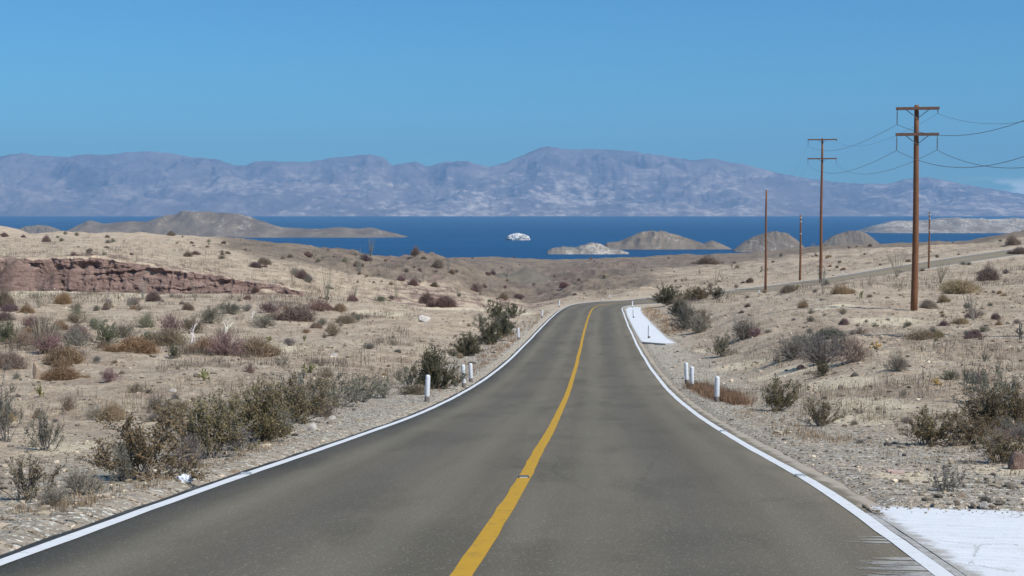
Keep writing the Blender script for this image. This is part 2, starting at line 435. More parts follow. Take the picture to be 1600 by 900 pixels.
M['stud'] = mat_simple('road_stud_metal', (0.30, 0.33, 0.34), (0.38, 0.41, 0.42), 10.0, 0.45, 0.0, spec=0.5)
M['pinkboard'] = mat_simple('faded_board', (0.52, 0.36, 0.31), (0.62, 0.47, 0.42), 10.0, 0.8, 0.2)
M['mountain'] = mat_far('far_range_rock', (0.112, 0.090, 0.094), (0.185, 0.150, 0.145), (0.45, 0.375, 0.315), (0.515, 0.70), 0.0010, 2.2)
M['island'] = mat_far('island_rock', (0.108, 0.080, 0.052), (0.165, 0.127, 0.085), (0.29, 0.245, 0.195), (0.60, 0.70), 0.012, 1.0)
M['island_pale'] = mat_far('pale_island_rock', (0.15, 0.125, 0.095), (0.22, 0.188, 0.148), (0.40, 0.35, 0.29), (0.54, 0.66), 0.015, 1.0)
M['guano'] = mat_far('guano_white_rock', (0.06, 0.055, 0.05), (0.30, 0.28, 0.25), (0.60, 0.59, 0.57), (0.52, 0.60), 0.05, 1.0)
def mat_sea():
    t = NT('sea_water', 1.3); P = t.pos()
    n = t.noise(t.mapping(P, (0.10, 1, 1)), 0.004, 6, 0.65); w = t.noise(P, 0.25, 4, 0.6)
    c = t.mix(t.ramp(n, 0.3, 0.7), (0.001, 0.030, 0.080), (0.003, 0.046, 0.116))
    t.bump(w, 1.0, 1.2)
    t.p.inputs['IOR'].default_value = 1.33
    t.p.inputs['Specular IOR Level'].default_value = 0.10
    return t.base(c, 0.45)
M['sea'] = mat_sea()

# ------------------------------------------------------------------ road path
# near stations read off the photo: (row, centre line px, px between the edge lines)
ROWS = [(888, 729, 1477), (850, 754.5, 1318), (800, 786, 1110), (750, 816, 890), (700, 846.5, 663), (650, 870.5, 451), (600, 892, 285),
        (560, 903, 209), (520, 912.5, 149), (505, 916.5, 127), (490, 921.5, 105), (482, 926, 92)]
LW = 3.2
ctrl = []
for py, xc, wp in ROWS:
    zc = 2 * LW * F / wp
    ctrl.append(zc * (np.array((xc - 800, 0, 0)) / F + (450 - py) / F * np.array((0, ST, CT)) + np.array((0, CT, -ST))))
ctrl = np.array(ctrl)
px_ = np.polyfit(np.log(ctrl[:, 1] + 10), ctrl[:, 0], 5); pz_ = np.polyfit(np.log(ctrl[:, 1] + 10), ctrl[:, 2], 5)
NEAR_END = 146.0
dn = np.concatenate([np.array([9.3]), np.arange(12, NEAR_END, 4)])
near = np.stack([np.polyval(px_, np.log(dn + 10)), dn, np.polyval(pz_, np.log(dn + 10))], 1)
s0 = (near[1] - near[0]) / (near[1, 1] - near[0, 1])
back = np.array([near[0] - s0 * k for k in (70, 30, 15, 6)])
tail = [at(927, 481.5, 156), at(938, 477, 167), at(968, 473.5, 181), at(1024, 470, 197), at(1110, 462, 211), at(1200, 451.5, 217), at(1300, 438.5, 222),
        at(1450, 414, 232), at(1600, 392, 245), at(1760, 371, 262), at(1960, 352, 290), at(2200, 336, 330)]
KN = np.vstack([back, near, np.array(tail)])
def dense_path(kn, step=0.6):
    seg = np.linalg.norm(np.diff(kn[:, :2], axis=0), axis=1); s = np.concatenate([[0], np.cumsum(seg)])
    ss = np.arange(0, s[-1], step)
    out = np.stack([pchip(s, kn[:, i], ss) for i in range(3)], 1)
    k = np.hanning(17); k /= k.sum()                                   # even out the joints
    pad = 8
    for i in range(3):
        e = np.concatenate([2 * out[0, i] - out[pad:0:-1, i], out[:, i], 2 * out[-1, i] - out[-2:-pad - 2:-1, i]])
        out[:, i] = np.convolve(e, k, 'valid')
    return out, ss
PATH, PS = dense_path(KN)
tg = np.gradient(PATH[:, :2], axis=0); tg /= np.linalg.norm(tg, axis=1)[:, None]
RIGHT = np.stack([tg[:, 1], -tg[:, 0]], 1)
BANK = -0.03 * sstep(150, 185, PATH[:, 1])                            # far bend leans in to the right
def road_at(x, y):
    """signed distance right of the centre line, road height there, index"""
    x = np.atleast_1d(np.asarray(x, float)); y = np.atleast_1d(np.asarray(y, float))
    lat = np.full(x.shape, 99.0); z = np.zeros(x.shape); idx = np.zeros(x.shape, int)
    near_ = (y > -80) & (y < 345) & (x > -60) & (x < 260)
    ii = np.where(near_)[0]
    Pc = PATH[::3]
    for a in range(0, len(ii), 40000):
        j = ii[a:a + 40000]
        D = (x[j, None] - Pc[None, :, 0]) ** 2 + (y[j, None] - Pc[None, :, 1]) ** 2
        k = np.argmin(D, 1) * 3
        best = k.copy(); bd = (x[j] - PATH[k, 0]) ** 2 + (y[j] - PATH[k, 1]) ** 2
        for o in (-2, -1, 1, 2):
            kk = np.clip(k + o, 0, len(PATH) - 1); dd = (x[j] - PATH[kk, 0]) ** 2 + (y[j] - PATH[kk, 1]) ** 2
            m = dd < bd; best[m] = kk[m]; bd[m] = dd[m]
        dx, dy = x[j] - PATH[best, 0], y[j] - PATH[best, 1]
        la = dx * RIGHT[best, 0] + dy * RIGHT[best, 1]
        al = dx * tg[best, 0] + dy * tg[best, 1]
        sl = np.gradient(PATH[:, 2], PS)[best]
        lat[j] = np.where(np.abs(al) > 1.5, np.sign(la) * np.sqrt(bd), la)
        z[j] = PATH[best, 2] + BANK[best] * np.clip(la, -6, 6) + sl * np.clip(al, -1.5, 1.5); idx[j] = best
    return lat, z, idx
def zroad(d):
    return np.interp(d, PATH[:, 1][:np.argmax(PATH[:, 1] > 205)], PATH[:, 2][:np.argmax(PATH[:, 1] > 205)])

# ------------------------------------------------------------------ terrain: lofted from cross-profiles
# per photo column: nine (distance, row) knots from the plain to the last crest, then the same nine for the red-rock share
COLS = [
 (-300, [(60,556),(100,497),(150,453),(165,462),(169,404),(235,381),(300,366),(420,372),(560,352)], [0,0,.05,1,.5,.02,.05,.1,.3]),
 (0,    [(60,556),(100,497),(150,453),(165,462),(169,404),(235,381),(300,366),(420,372),(560,351)], [0,0,.05,1,.5,.02,.05,.1,.3]),
 (55,   [(60,556),(100,497),(150,453),(165,462),(169,405),(235,381),(300,366),(420,372),(560,368)], [0,0,.05,1,.5,.02,.05,.1,.2]),
 (150,  [(60,556),(100,498),(150,456),(165,463),(169,402),(235,381),(300,364),(420,374),(560,385)], [0,0,.05,1,.5,.02,.05,.1,.1]),
 (250,  [(60,558),(100,498),(150,458),(166,464),(170,418),(235,388),(300,369),(420,380),(560,392)], [0,0,.05,1,.5,.02,.05,.1,.1]),
 (350,  [(60,560),(100,500),(150,459),(166,464),(170,433),(235,393),(300,374),(420,385),(560,398)], [0,0,.05,1,.4,.02,.1,.2,.2]),
 (450,  [(60,562),(100,502),(150,461),(166,466),(171,450),(235,406),(300,384),(420,395),(560,404)], [0,0,.1,.7,.3,.02,.15,.2,.2]),
 (530,  [(60,564),(100,504),(150,465),(166,470),(186,456),(240,416),(300,396),(420,403),(560,405)], [0,0,.1,.4,.2,.05,.3,.3,.3]),
 (590,  [(60,566),(100,505),(150,472),(166,478),(186,462),(240,427),(300,409),(420,408),(560,406)], [0,0,.05,.6,.4,.3,.45,.4,.3]),
 (655,  [(60,568),(100,507),(150,480),(168,490),(195,466),(250,420),(310,396),(420,415),(560,406)], [0,0,.0,.6,.5,.4,.45,.5,.4]),
 (700,  [(60,570),(100,508),(150,481),(170,495),(200,468),(255,425),(310,405),(430,425),(560,405)], [0,0,0,.6,.5,.3,.2,.5,.5]),
 (760,  [(60,572),(100,510),(150,481),(172,500),(205,476),(260,448),(310,431),(430,440),(560,404)], [0,0,0,.5,.45,.3,.15,.3,.3]),
 (820,  [(60,575),(100,512),(150,482),(175,505),(210,485),(265,465),(315,452),(430,455),(560,405)], [0,0,0,.5,.5,.3,.2,.3,.3]),
 (880,  [(60,577),(100,513),(150,483),(180,488),(215,470),(270,456),(330,442),(430,432),(560,408)], [0,0,0,.4,.4,.3,.4,.5,.25]),
 (930,  [(60,578),(100,514),(150,484),(185,476),(225,462),(270,447),(330,430),(430,418),(560,404)], [0,0,0,.1,.15,.2,.4,.5,.3]),
 (1000, [(60,576),(100,512),(150,482),(190,468),(230,455),(280,440),(340,424),(430,412),(560,402)], [0,0,0,0,.05,.1,.15,.4,.2]),
 (1060, [(60,570),(100,503),(142,469),(176,470),(230,454),(280,440),(340,422),(430,410),(560,400)], [0,0,0,0,.05,.1,.1,.15,.2]),
 (1130, [(60,560),(100,494),(150,461),(192,463),(235,449),(280,434),(340,416),(430,405),(560,397)], [0,0,0,0,0,.05,.1,.1,.1]),
 (1200, [(60,548),(100,480),(160,460),(198,457),(237,443),(280,425),(340,408),(430,400),(560,393)], [0,0,0,0,0,0,.1,.1,.1]),
 (1300, [(60,537),(100,466),(160,447),(203,444),(242,430),(290,410),(350,393),(430,388),(560,384)], [0,0,0,0,0,0,0,.1,.1]),
 (1430, [(60,529),(100,468),(160,438),(210,424),(252,406),(300,394),(350,384),(430,382),(560,381)], [0,0,0,0,0,0,0,.1,.1]),
 (1510, [(60,527),(100,466),(160,432),(215,414),(258,396),(305,387),(360,380),(430,379),(560,378)], [0,0,0,0,0,0,.1,.1,.1]),
 (1600, [(60,525),(100,463),(160,425),(220,405),(264,385),(310,377),(370,368),(430,364),(560,361)], [0,0,0,0,0,.1,.2,.2,.2]),
 (1800, [(60,522),(100,458),(160,415),(225,388),(285,366),(320,360),(380,352),(440,346),(560,340)], [0,0,0,0,0,.1,.2,.2,.2]),
 (2200, [(60,520),(100,452),(160,405),(235,368),(355,334),(380,330),(420,326),(480,322),(560,318)], [0,0,0,0,0,.1,.2,.2,.2]),
]
NU, ND = 520, 1400
UA, UB = -0.52, 0.66
LA, LB = math.log(2.5), math.log(2600.0)
def build_table():
    us = []; LD = []; ZZ = []; RR = []
    for px, kn, rd in COLS:
        u = (px - 800) / (F * CT + 20 * ST)
        side = -1 if px < 900 else 1
        w = min(1.0, abs(px - 905) / 260.0)
        d = [2.5, 10, 20, 36]; z = [float(zroad(q)) for q in d]
        off = (0, -0.03, -0.05, 0.10) if side < 0 else (0, 0.0, 0.08, 0.35)
        z = [a + o * w for a, o in zip(z, off)]
        for (dd, py) in kn:
            d.append(dd); z.append(uv_of(px, py)[1] * dd)
        d += [1000, 2600]; z += [z[-1] - 48, -175]
        us.append(u); LD.append(np.log(d)); ZZ.append(z); RR.append([0, 0, 0, 0] + list(rd) + [.2, .2])
    us = np.array(us); LD = np.array(LD); ZZ = np.array(ZZ); RR = np.array(RR)
    ug = np.linspace(UA, UB, NU); lg = np.linspace(LA, LB, ND)
    def lift(A):
        out = np.stack([np.interp(ug, us, A[:, k]) for k in range(A.shape[1])], 1)
        k = np.hanning(15); k /= k.sum(); p = 7
        for j in range(out.shape[1]):
            e = np.concatenate([np.full(p, out[0, j]), out[:, j], np.full(p, out[-1, j])]); out[:, j] = np.convolve(e, k, 'valid')
        return out
    L, Z, R = lift(LD), lift(ZZ), lift(RR)
    TZ = np.zeros((NU, ND)); TR = np.zeros((NU, ND))
    for i in range(NU):
        TZ[i] = pchip(L[i], Z[i], lg); TR[i] = np.interp(lg, L[i], R[i])
    return TZ, TR
TZ, TR = build_table()
def lookup(T, u, ld):
    a = np.clip((u - UA) / (UB - UA) * (NU - 1), 0, NU - 1.001); b = np.clip((ld - LA) / (LB - LA) * (ND - 1), 0, ND - 1.001)
    i, j = a.astype(int), b.astype(int); fa, fb = a - i, b - j
    return (T[i, j] * (1 - fb) + T[i, j + 1] * fb) * (1 - fa) + (T[i + 1, j] * (1 - fb) + T[i + 1, j + 1] * fb) * fa
CONES = [(at(822, 414, 405), 15.0, 10.0), (at(783, 420, 398), 11.0, 8.0)]
PALES = [(1100,548,14,5),(1160,572,60,8),(1230,582,70,10),(1310,600,70,14),(1360,630,60,18),(1330,655,60,14),(1290,600,60,10),
         (790,488,60,4),(700,484,60,4),(590,490,60,6),(60,458,60,3),(420,545,60,6),(100,700,60,12),(380,640,50,10),(210,460,60,3),(1430,745,80,10),(1560,735,60,10),(1380,500,60,8),(1300,480,50,5)]
PADS = []
def in_poly(x, y, poly, m=0.0):
    x = np.atleast_1d(x); y = np.atleast_1d(y); poly = np.asarray(poly); ins = np.zeros(x.shape, bool)
    bb = (x > poly[:, 0].min() - m) & (x < poly[:, 0].max() + m) & (y > poly[:, 1].min() - m) & (y < poly[:, 1].max() + m)
    if not bb.any(): return ins
    j = np.where(bb)[0]; X_, Y_ = x[j], y[j]; c = np.zeros(len(j), bool); near_ = np.zeros(len(j), bool)
    for (x1, y1), (x2, y2) in zip(poly, np.roll(poly, -1, 0)):
        k = (y1 > Y_) != (y2 > Y_)
        c ^= k & (X_ < (x2 - x1) * (Y_ - y1) / (y2 - y1 + 1e-12) + x1)
        dx, dy = x2 - x1, y2 - y1; t = np.clip(((X_ - x1) * dx + (Y_ - y1) * dy) / (dx * dx + dy * dy + 1e-12), 0, 1)
        near_ |= np.hypot(X_ - x1 - t * dx, Y_ - y1 - t * dy) < m
    ins[j] = c | near_; return ins
def in_pads(x, y, m=0.0): return any(in_poly(np.array([x]), np.array([y]), p, m)[0] for p in PADS)
def terrain(x, y, masks=False):
    x = np.atleast_1d(np.asarray(x, float)).ravel(); y = np.atleast_1d(np.asarray(y, float)).ravel()
    r = np.hypot(x, y); th = np.arctan2(x, y)
    tc = np.clip(th, -0.48, 0.58)
    u = np.tan(tc); d = np.maximum(r * np.cos(tc), 2.5)
    # broken outline of banks and ridges
    far = sstep(110, 150, d) * (1 - sstep(420, 700, d))
    wob = far * (0.055 * fbm(x / 22, y / 22, 4, 0.55) + 0.020 * perlin(x / 4.0, y / 4.0 + 3))
    ld = np.log(d) + np.where(d < 240, wob * 0.55, wob)
    ld = ld + sstep(150, 160, d) * (1 - sstep(178, 200, d)) * (u < -0.08) * (0.008 * (ridged(x / 8.0, y / 40, 3, 1.0) - .6) + 0.007 * fbm(x / 2.6, y / 2.6, 3))
    z = lookup(TZ, u, ld); red = lookup(TR, u, ld)
    lat, zr, _ = road_at(x, y)
    al = np.abs(lat)
    rough = sstep(4.5, 12, al)
    z = z + rough * (0.085 * fbm(x / 0.9, y / 0.9, 4, .6) - 0.34 * sstep(.72, .98, ridged(x / 16, y / 26, 2, 3.0)) * sstep(8, 16, al) + 0.22 * fbm(x / 6.5, y / 6.5, 3, off=4) + 0.28 * fbm(x / 19, y / 19, 2, off=8) * sstep(20, 60, d))
    cen = sstep(-.20, -.10, u) * (1 - sstep(.06, .13, u))
    z = z + sstep(215, 300, d) * (1.5 * (ridged(x / 34, y / 60, 4, 2.2) - 0.62) + 0.5 * fbm(x / 9, y / 9, 3)) * (1 - .4 * cen)
    z = z + cen * sstep(205, 250, d) * (1 - sstep(480, 560, d)) * (3.8 * (ridged(x / 21, y / 34, 5, 5.5) - 0.68) + .5 * fbm(x / 4.5, y / 4.5, 3))
    z = z + red * sstep(140, 165, d) * (1 - sstep(185, 260, d)) * (.7 * (ridged(x / 6.5, y / 12, 4, 7.0) - 0.6) + .4 * fbm(x / 2.2, y / 1.4, 3))
    grey = np.zeros_like(z)
    for c, R, h in CONES:
        q = np.hypot((x - c[0]) * 1.0, (y - c[1]) * 0.75) / R
        zc = c[2] - h * q ** 1.12 + 0.35 * fbm(x / 5, y / 5, 3)
        m = sstep(-0.5, 0.4, zc - z); z = np.maximum(z, zc) ; grey = np.maximum(grey, m * (q < 2.2))
    # road bed, shoulder, blend into the land
    inn = sstep(3.9, 3.3, al)
    lip = zr - 0.02 - 0.16 * inn - 0.05 * sstep(3.7, 6.0, al) + 0.012 * fbm(x / 0.5, y / 0.5, 2) * sstep(3.6, 4.2, al)
    wid = 4.2 + 0.018 * np.clip(y, 0, 300)
    k = sstep(5.0, 5.0 + wid, al + 0.5 * fbm(x / 3.0, y / 3.0, 2))
    z = np.where(al < 60, lip * (1 - k) + z * k, z)
    for poly in PADS:
        ins = in_poly(x, y, poly, 0.45)
        if ins.any(): z = np.where(ins, np.minimum(z, zr - 0.11), z)
    if not masks: return z
    gravel = np.clip(1.05 - np.abs(al - 3.6) / 5.2, 0, 1) * (1 - 0.5 * sstep(60, 160, d))
    gravel = np.maximum(gravel, 0.55 * sstep(60, 20, d) * np.clip(1.6 - al / 9, 0, 1))
    pale = np.zeros_like(z)
    for (cx, cy_, rx, ry) in PALEW:
        pale = np.maximum(pale, np.exp(-(((x - cx) / rx) ** 2 + ((y - cy_) / ry) ** 2)))
    brown = sstep(200, 270, d) * sstep(-.245, -.16, u) * (1 - .7 * sstep(.04, .13, u)) * (1 - grey) + .55 * sstep(.04, .13, u) * sstep(330, 420, d)
    return z, red * (1 - grey), gravel, pale, np.clip(grey * 1.1, 0, 1), brown
def hit(px, py, dmin=6.0, dmax=700.0):
    """where the view line through a photo pixel meets the land"""
    u, v = uv_of(px, py)
    d = np.exp(np.linspace(math.log(dmin), math.log(dmax), 1300))
    g = terrain(u * d, d); f = v * d - g
    k = np.argmax(f < 0)
    if f[k] >= 0: k = len(d) - 1
    k = max(k, 1)
    t = f[k - 1] / (f[k - 1] - f[k] + 1e-9); dd = d[k - 1] + t * (d[k] - d[k - 1])
    return np.array((u * dd, dd, float(terrain(u * dd, dd)[0])))
i_of = lambda d: int(np.argmax(PATH[:, 1] > d))
def road_pt(d, lat):
    i = i_of(d); return (PATH[i, 0] + RIGHT[i, 0] * lat, PATH[i, 1] + RIGHT[i, 1] * lat)
def flat_hit(px, py):
    """a photo pixel on the plane of the road's shoulder"""
    u, v = uv_of(px, py); d = np.arange(78, 186, 0.1)
    la, zr, _ = road_at(u * d, d); f = v * d - zr
    k = np.argmax(f < 0); return (u * d[k], d[k])
rr = random.Random(5)
edge = [road_pt(d, 3.34) for d in np.arange(3.5, 12.9, 0.3)]
pq = road_pt(13.0, 3.36)
PADS.append(edge + [pq, (pq[0] + 1.7, pq[1] - 0.12), (pq[0] + 3.4, pq[1] - 0.22), (pq[0] + 5.2, pq[1] - 0.30), (pq[0] + 5.2, 3.4)])
FARPAD = [(980,496),(976.5,484),(981,480.5),(991,479.5),(1003,480.5),(1002,485),(1005,491),(1020,506),(1034,520),(1045,530),(1058,536.5),(1040,537.5),(1001,534.5),(997,528),(989,514)]
PADS.append([flat_hit(*q) for q in FARPAD])
PALEW = []
for (a, b, rx, ry) in PALES:
    p = hit(a, b); p2 = hit(a, b - ry); PALEW.append((p[0], p[1], rx * p[1] / F, max(1.0, min(14.0, p2[1] - p[1]))))

def rings():
    r = [0.6]
    while r[-1] < 4000:
        q = r[-1]
        st = max(0.14, 0.0075 * q) if q < 330 else 0.02 * q
        if 150 < q < 270: st = 0.9
        if 156 < q < 182: st = 0.3
        r.append(q + st)
    return np.array(r)
R_ = rings()
fine = np.arange(-0.40, 0.4001, 0.00118)
ang = np.concatenate([np.linspace(-math.pi, -0.40, 40)[:-1], fine, np.linspace(0.40, math.pi, 40)[1:-1]])
GX = (R_[:, None] * np.sin(ang)[None]).ravel(); GY = (R_[:, None] * np.cos(ang)[None]).ravel()
gz, gred, ggrav, gpale, ggrey, gbrown = terrain(GX, GY, True)
nc = len(ang)
gv = np.stack([GX, GY, gz], 1); gv = np.vstack([gv, [[0, 0, float(terrain(0, 0.3)[0])]]])
gf = grid_faces(len(R_), nc, True)[:, ::-1]
cap = np.stack([np.full(nc, len(gv) - 1), (np.arange(nc) + 1) % nc, np.arange(nc)], 1)
ap = lambda a: np.append(a, 0)
ground = link('ground', make_mesh('ground', gv, [gf, cap], True, {'red': ap(gred), 'gravel': ap(ggrav), 'pale': ap(gpale), 'grey': ap(ggrey), 'brown': ap(gbrown)}), M['ground'])
tag(ground, kind='structure')

# the eroded red bank: a face of its own with ledges that overhang
def bank():
    pxs = np.linspace(-190, 475, 900); nz = 46
    top = np.interp(pxs, [-190, 0, 55, 150, 250, 350, 450, 475], [402, 402, 403, 400, 416, 431, 448, 455]) + 1.6 * fbm(pxs / 16, pxs * 0, 4) - 1.0
    V = []
    for k in range(nz):
        t = k / (nz - 1)
        d = 164.5 + 3.4 * t + (2.6 * ((t - .9) / .1) if t > .9 else 0)
        u = (pxs - 800) / (F * CT); zt = np.array([uv_of(800, q)[1] for q in top]) * 169.0; zb = -11.2
        z = zb + (zt - zb) * min(1, t / .92) - (.5 if t > .97 else 0); x = u * d
        g = ridged(x / 6.5, z / 9 + x * 0, 4, 2.0) - .6
        led = fbm(z / 0.55 + 1.2 * fbm(x / 9, z / 3, 2), x / 14, 3)
        dis = 1.9 * g + .42 * led + .45 * fbm(x / 1.1, z / .8, 3) + 0.85 * sstep(.66, .86, t) * (.45 + .9 * perlin(x / 3.2, 0 * x + 2)) - 1.2 * sstep(.30, .0, t)
        V.append(np.stack([x, d - dis, z + .25 * fbm(x / 1.3, z * 2, 2)], 1))
    me = make_mesh('bank', np.array(V).reshape(-1, 3), grid_faces(nz, len(pxs)), False, {'red': np.concatenate([np.full(len(pxs), 1.0 if k < nz * .86 else .35) for k in range(nz)])})
    return tag(link('bank', me, M['ground']), kind='structure')
bank()

# ------------------------------------------------------------------ road and its markings
def strip(name, lat_a, lat_b, mat, lift, i0=0, i1=None, jit=0.0, nlat=2, skirt=0.0, wob=0.0):
    i1 = i1 or len(PATH)
    ii = np.arange(i0, i1); n = len(ii)
    ts = np.linspace(0, 1, nlat); V = []; LA_ = []; AL = []
    ja = jit * fbm(PS[ii] * 1.7, PS[ii] * 0 + lat_a * 3, 3, 0.6) if jit else 0
    jb = jit * fbm(PS[ii] * 1.7, PS[ii] * 0 + lat_b * 5 + 9, 3, 0.6) if jit else 0
    sh = wob * fbm(PS[ii] / 9.0, PS[ii] * 0 + lat_a, 2) if wob else 0
    la = lat_a + ja + sh; lb = lat_b + jb + sh
    rows = [la + (lb - la) * t for t in ts]; zo = [lift] * nlat
    if skirt: rows = [rows[0] - 0.02] + rows + [rows[-1] + 0.02]; zo = [lift - skirt] + zo + [lift - skirt]
    P = []
    for L_, o in zip(rows, zo):
        L_ = L_ * np.ones(n)
        P.append(np.stack([PATH[ii, 0] + RIGHT[ii, 0] * L_, PATH[ii, 1] + RIGHT[ii, 1] * L_, PATH[ii, 2] + BANK[ii] * L_ + o], 1)); LA_.append(L_); AL.append(PS[ii])
    V = np.stack(P, 1).reshape(-1, 3)
    f = grid_faces(n, len(rows))
    me = make_mesh(name, V, f, True, {'lat': np.stack(LA_, 1).ravel(), 'along': np.stack(AL, 1).ravel()})
    return tag(link(name, me, mat), kind='structure')
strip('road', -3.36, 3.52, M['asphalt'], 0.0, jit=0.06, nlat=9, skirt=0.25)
strip('road_marking', -LW - .065, -LW + .065, M['white_line'], 0.005, jit=0.012, wob=0.035)
strip('road_marking', LW - .065, LW + .065, M['white_line'], 0.005, jit=0.012, wob=0.035)
strip('road_marking', -.075, .075, M['yellow_line'], 0.005, jit=0.012, wob=0.025)

# limewashed aprons of the two roadside drains
def apron(poly, thick, nm='pavement', lift=0.05, slope=0.0):
    bm = bmesh.new()
    vs_ = [bm.verts.new((p[0], p[1], 0)) for p in poly]
    f = bm.faces.new(vs_)
    f.normal_update()
    bmesh.ops.triangulate(bm, faces=[f], ngon_method='EAR_CLIP')
    for _ in range(6): bmesh.ops.subdivide_edges(bm, edges=[e for e in bm.edges if e.calc_length() > 0.22 + 0.003 * e.verts[0].co.y], cuts=1); bmesh.ops.triangulate(bm, faces=bm.faces[:])
    bmesh.ops.triangulate(bm, faces=bm.faces[:])
    co = np.array([v.co[:] for v in bm.verts]); z = terrain(co[:, 0], co[:, 1])
    la, zr, _ = road_at(co[:, 0], co[:, 1])
    z = zr + lift - slope * np.clip(np.abs(la) - 3.4, 0, 9)
    for v, q in zip(bm.verts, z): v.co.z = q
    r = bmesh.ops.extrude_face_region(bm, geom=bm.faces[:])
    for e in r['geom']:
        if isinstance(e, bmesh.types.BMVert): e.co.z -= thick
    bmesh.ops.recalc_face_normals(bm, faces=bm.faces[:])
    me = bpy.data.meshes.new(nm); bm.to_mesh(me); bm.free()
    co = np.array([v.co[:2] for v in me.vertices]); pl = np.array(poly); rim = np.full(len(co), 9.0)
    for (x1, y1), (x2, y2) in zip(pl, np.roll(pl, -1, 0)):
        dx, dy = x2 - x1, y2 - y1; t_ = np.clip(((co[:, 0] - x1) * dx + (co[:, 1] - y1) * dy) / (dx * dx + dy * dy + 1e-9), 0, 1)
        rim = np.minimum(rim, np.hypot(co[:, 0] - x1 - t_ * dx, co[:, 1] - y1 - t_ * dy))
    at_ = me.attributes.new('rim', 'FLOAT', 'POINT'); at_.data.foreach_set('value', np.clip(1 - rim / .35, 0, 1).astype(np.float32))
    return tag(link(nm, me, M['limewash']), kind='structure')
apron(PADS[0], 0.14, lift=0.007, slope=0.025)
apron(PADS[1], 0.14, lift=0.02, slope=0.0)
# lime brushed over the edge of the asphalt beside the near apron
def smear():
    mb = MB(); r = random.Random(9)
    for d0, w, l in ((9.35, .55, .25), (9.55, .45, .2), (9.8, .5, .2), (10.0, .42, .16), (10.2, .3, .14), (11.0, .34, .10), (11.15, .26, .08), (11.3, .18, .06), (9.1, .6, .25), (8.8, .5, .25)):
        n = 6
        for k in range(n):
            d = d0 + l * (k / n - .5); la = LW - .07; lb = LW - .07 - w * (0.5 + 0.6 * r.random()); h = l / n * .97
            i = i_of(d); q = []
            e_ = d - PATH[i, 1]
            for (L_, dy) in ((la, e_), (la, e_ + h), (lb, e_ + h * .7), (lb, e_ + h * .3)):
                q.append((PATH[i, 0] + RIGHT[i, 0] * L_ + tg[i, 0] * dy, PATH[i, 1] + RIGHT[i, 1] * L_ + tg[i, 1] * dy, 0))
            q = np.array(q); q[:, 2] = road_at(q[:, 0], q[:, 1])[1] + 0.0035
            mb.add(q, [(0, 1, 2, 3)])
    return tag(link('road_marking', mb.mesh('road_marking'), M['smear']), kind='structure')
smear()
strip('road_marking', LW + .072, 3.335, M['smear'], 0.004, i_of(7.0), i_of(13.0), jit=0.02)

# ------------------------------------------------------------------ sea, islands, far range
SEA = -120.0
sx = np.linspace(-30000, 30000, 41); sy = np.concatenate([np.linspace(600, 8000, 30), np.linspace(8500, 34000, 30)])
X, Y = np.meshgrid(sx, sy)
tag(link('sea', make_mesh('sea', np.stack([X.ravel(), Y.ravel(), np.full(X.size, SEA)], 1), grid_faces(len(sy), len(sx)), True), M['sea']), kind='structure')

def island(prof, base, mat, thick=0.5, rough=1.0, name='island', dres=40, top=0.42):
    """land rising from the water: skyline (px, row) at its own distance, real depth behind"""
    d0 = SEA / uv_of(800, base)[1]
    prof = np.array(prof, float); pxs = np.linspace(prof[0, 0] - 3, prof[-1, 0] + 3, 150)
    py = np.interp(pxs, prof[:, 0], prof[:, 1], left=base + 1, right=base + 1)
    wid = (prof[-1, 0] - prof[0, 0]) * d0 / F; T_ = thick * wid
    ts = np.linspace(0, 1, dres); V = []
    for t in ts:
        d = d0 + T_ * t
        u = (pxs - 800) / (F * CT + 70 * ST)
        dc = d0 + T_ * top
        h = np.maximum(-(py - 325) / F * dc - SEA, -2)
        x = u * dc; yy = np.full_like(x, d)
        sh = sstep(0, top, t) if t < top else 1 - sstep(top, 1.0, t) 
        n = rough * (ridged(x / (wid * .10), yy / (wid * .10), 4, base) - 0.62)
        z = SEA + h * (sh ** 0.8) * (1 + 0.55 * n * (1 - 0.75 * np.exp(-((t - top) / 0.08) ** 2))) - 3.0 * (1 - sh) 
        V.append(np.stack([x, yy, z], 1))
    V = np.array(V).reshape(-1, 3)
    return tag(link(name, make_mesh(name, V, grid_faces(dres, len(pxs)), True), mat), kind='structure')
island([(100,365),(125,350),(140,345),(160,350),(200,346),(230,347),(255,338),(285,331),(310,329),(330,333),(350,332),(380,336),(400,342),(420,350),(440,356),(480,357),(500,358),(530,355),(560,357),(580,356),(600,361),(620,365),(634,369)], 371.5, M['island'], 0.30)
island([(12,368),(25,360),(40,354),(60,352),(75,353),(90,358),(104,367)], 372, M['island'], 0.6)
island([(855,392),(862,388),(880,385),(900,386.5),(912,382),(925,379),(938,381),(952,388),(965,389),(982,394)], 397.5, M['island_pale'], 0.6)
island([(940,388),(948,379),(970,377),(985,370),(1000,363),(1020,360.5),(1040,362),(1060,368),(1080,374),(1100,381),(1112,375.5),(1125,380),(1142,388)], 390, M['island'], 0.5)
island([(1146,391),(1160,379),(1175,371),(1192,365),(1210,361),(1230,364),(1245,375),(1262,391)], 394, M['island'], 0.7, 0.5)
island([(1268,392),(1285,380),(1302,368),(1325,361),(1340,360),(1355,365),(1378,384),(1392,392)], 394, M['island'], 0.7, 0.5)
island([(1352,364),(1362,356),(1375,351),(1400,346),(1430,345),(1460,343),(1490,340),(1520,342),(1560,341),(1600,341),(1680,338),(1780,330),(1950,345),(2000,360)], 364.5, M['island_pale'], 0.35, name='headland')
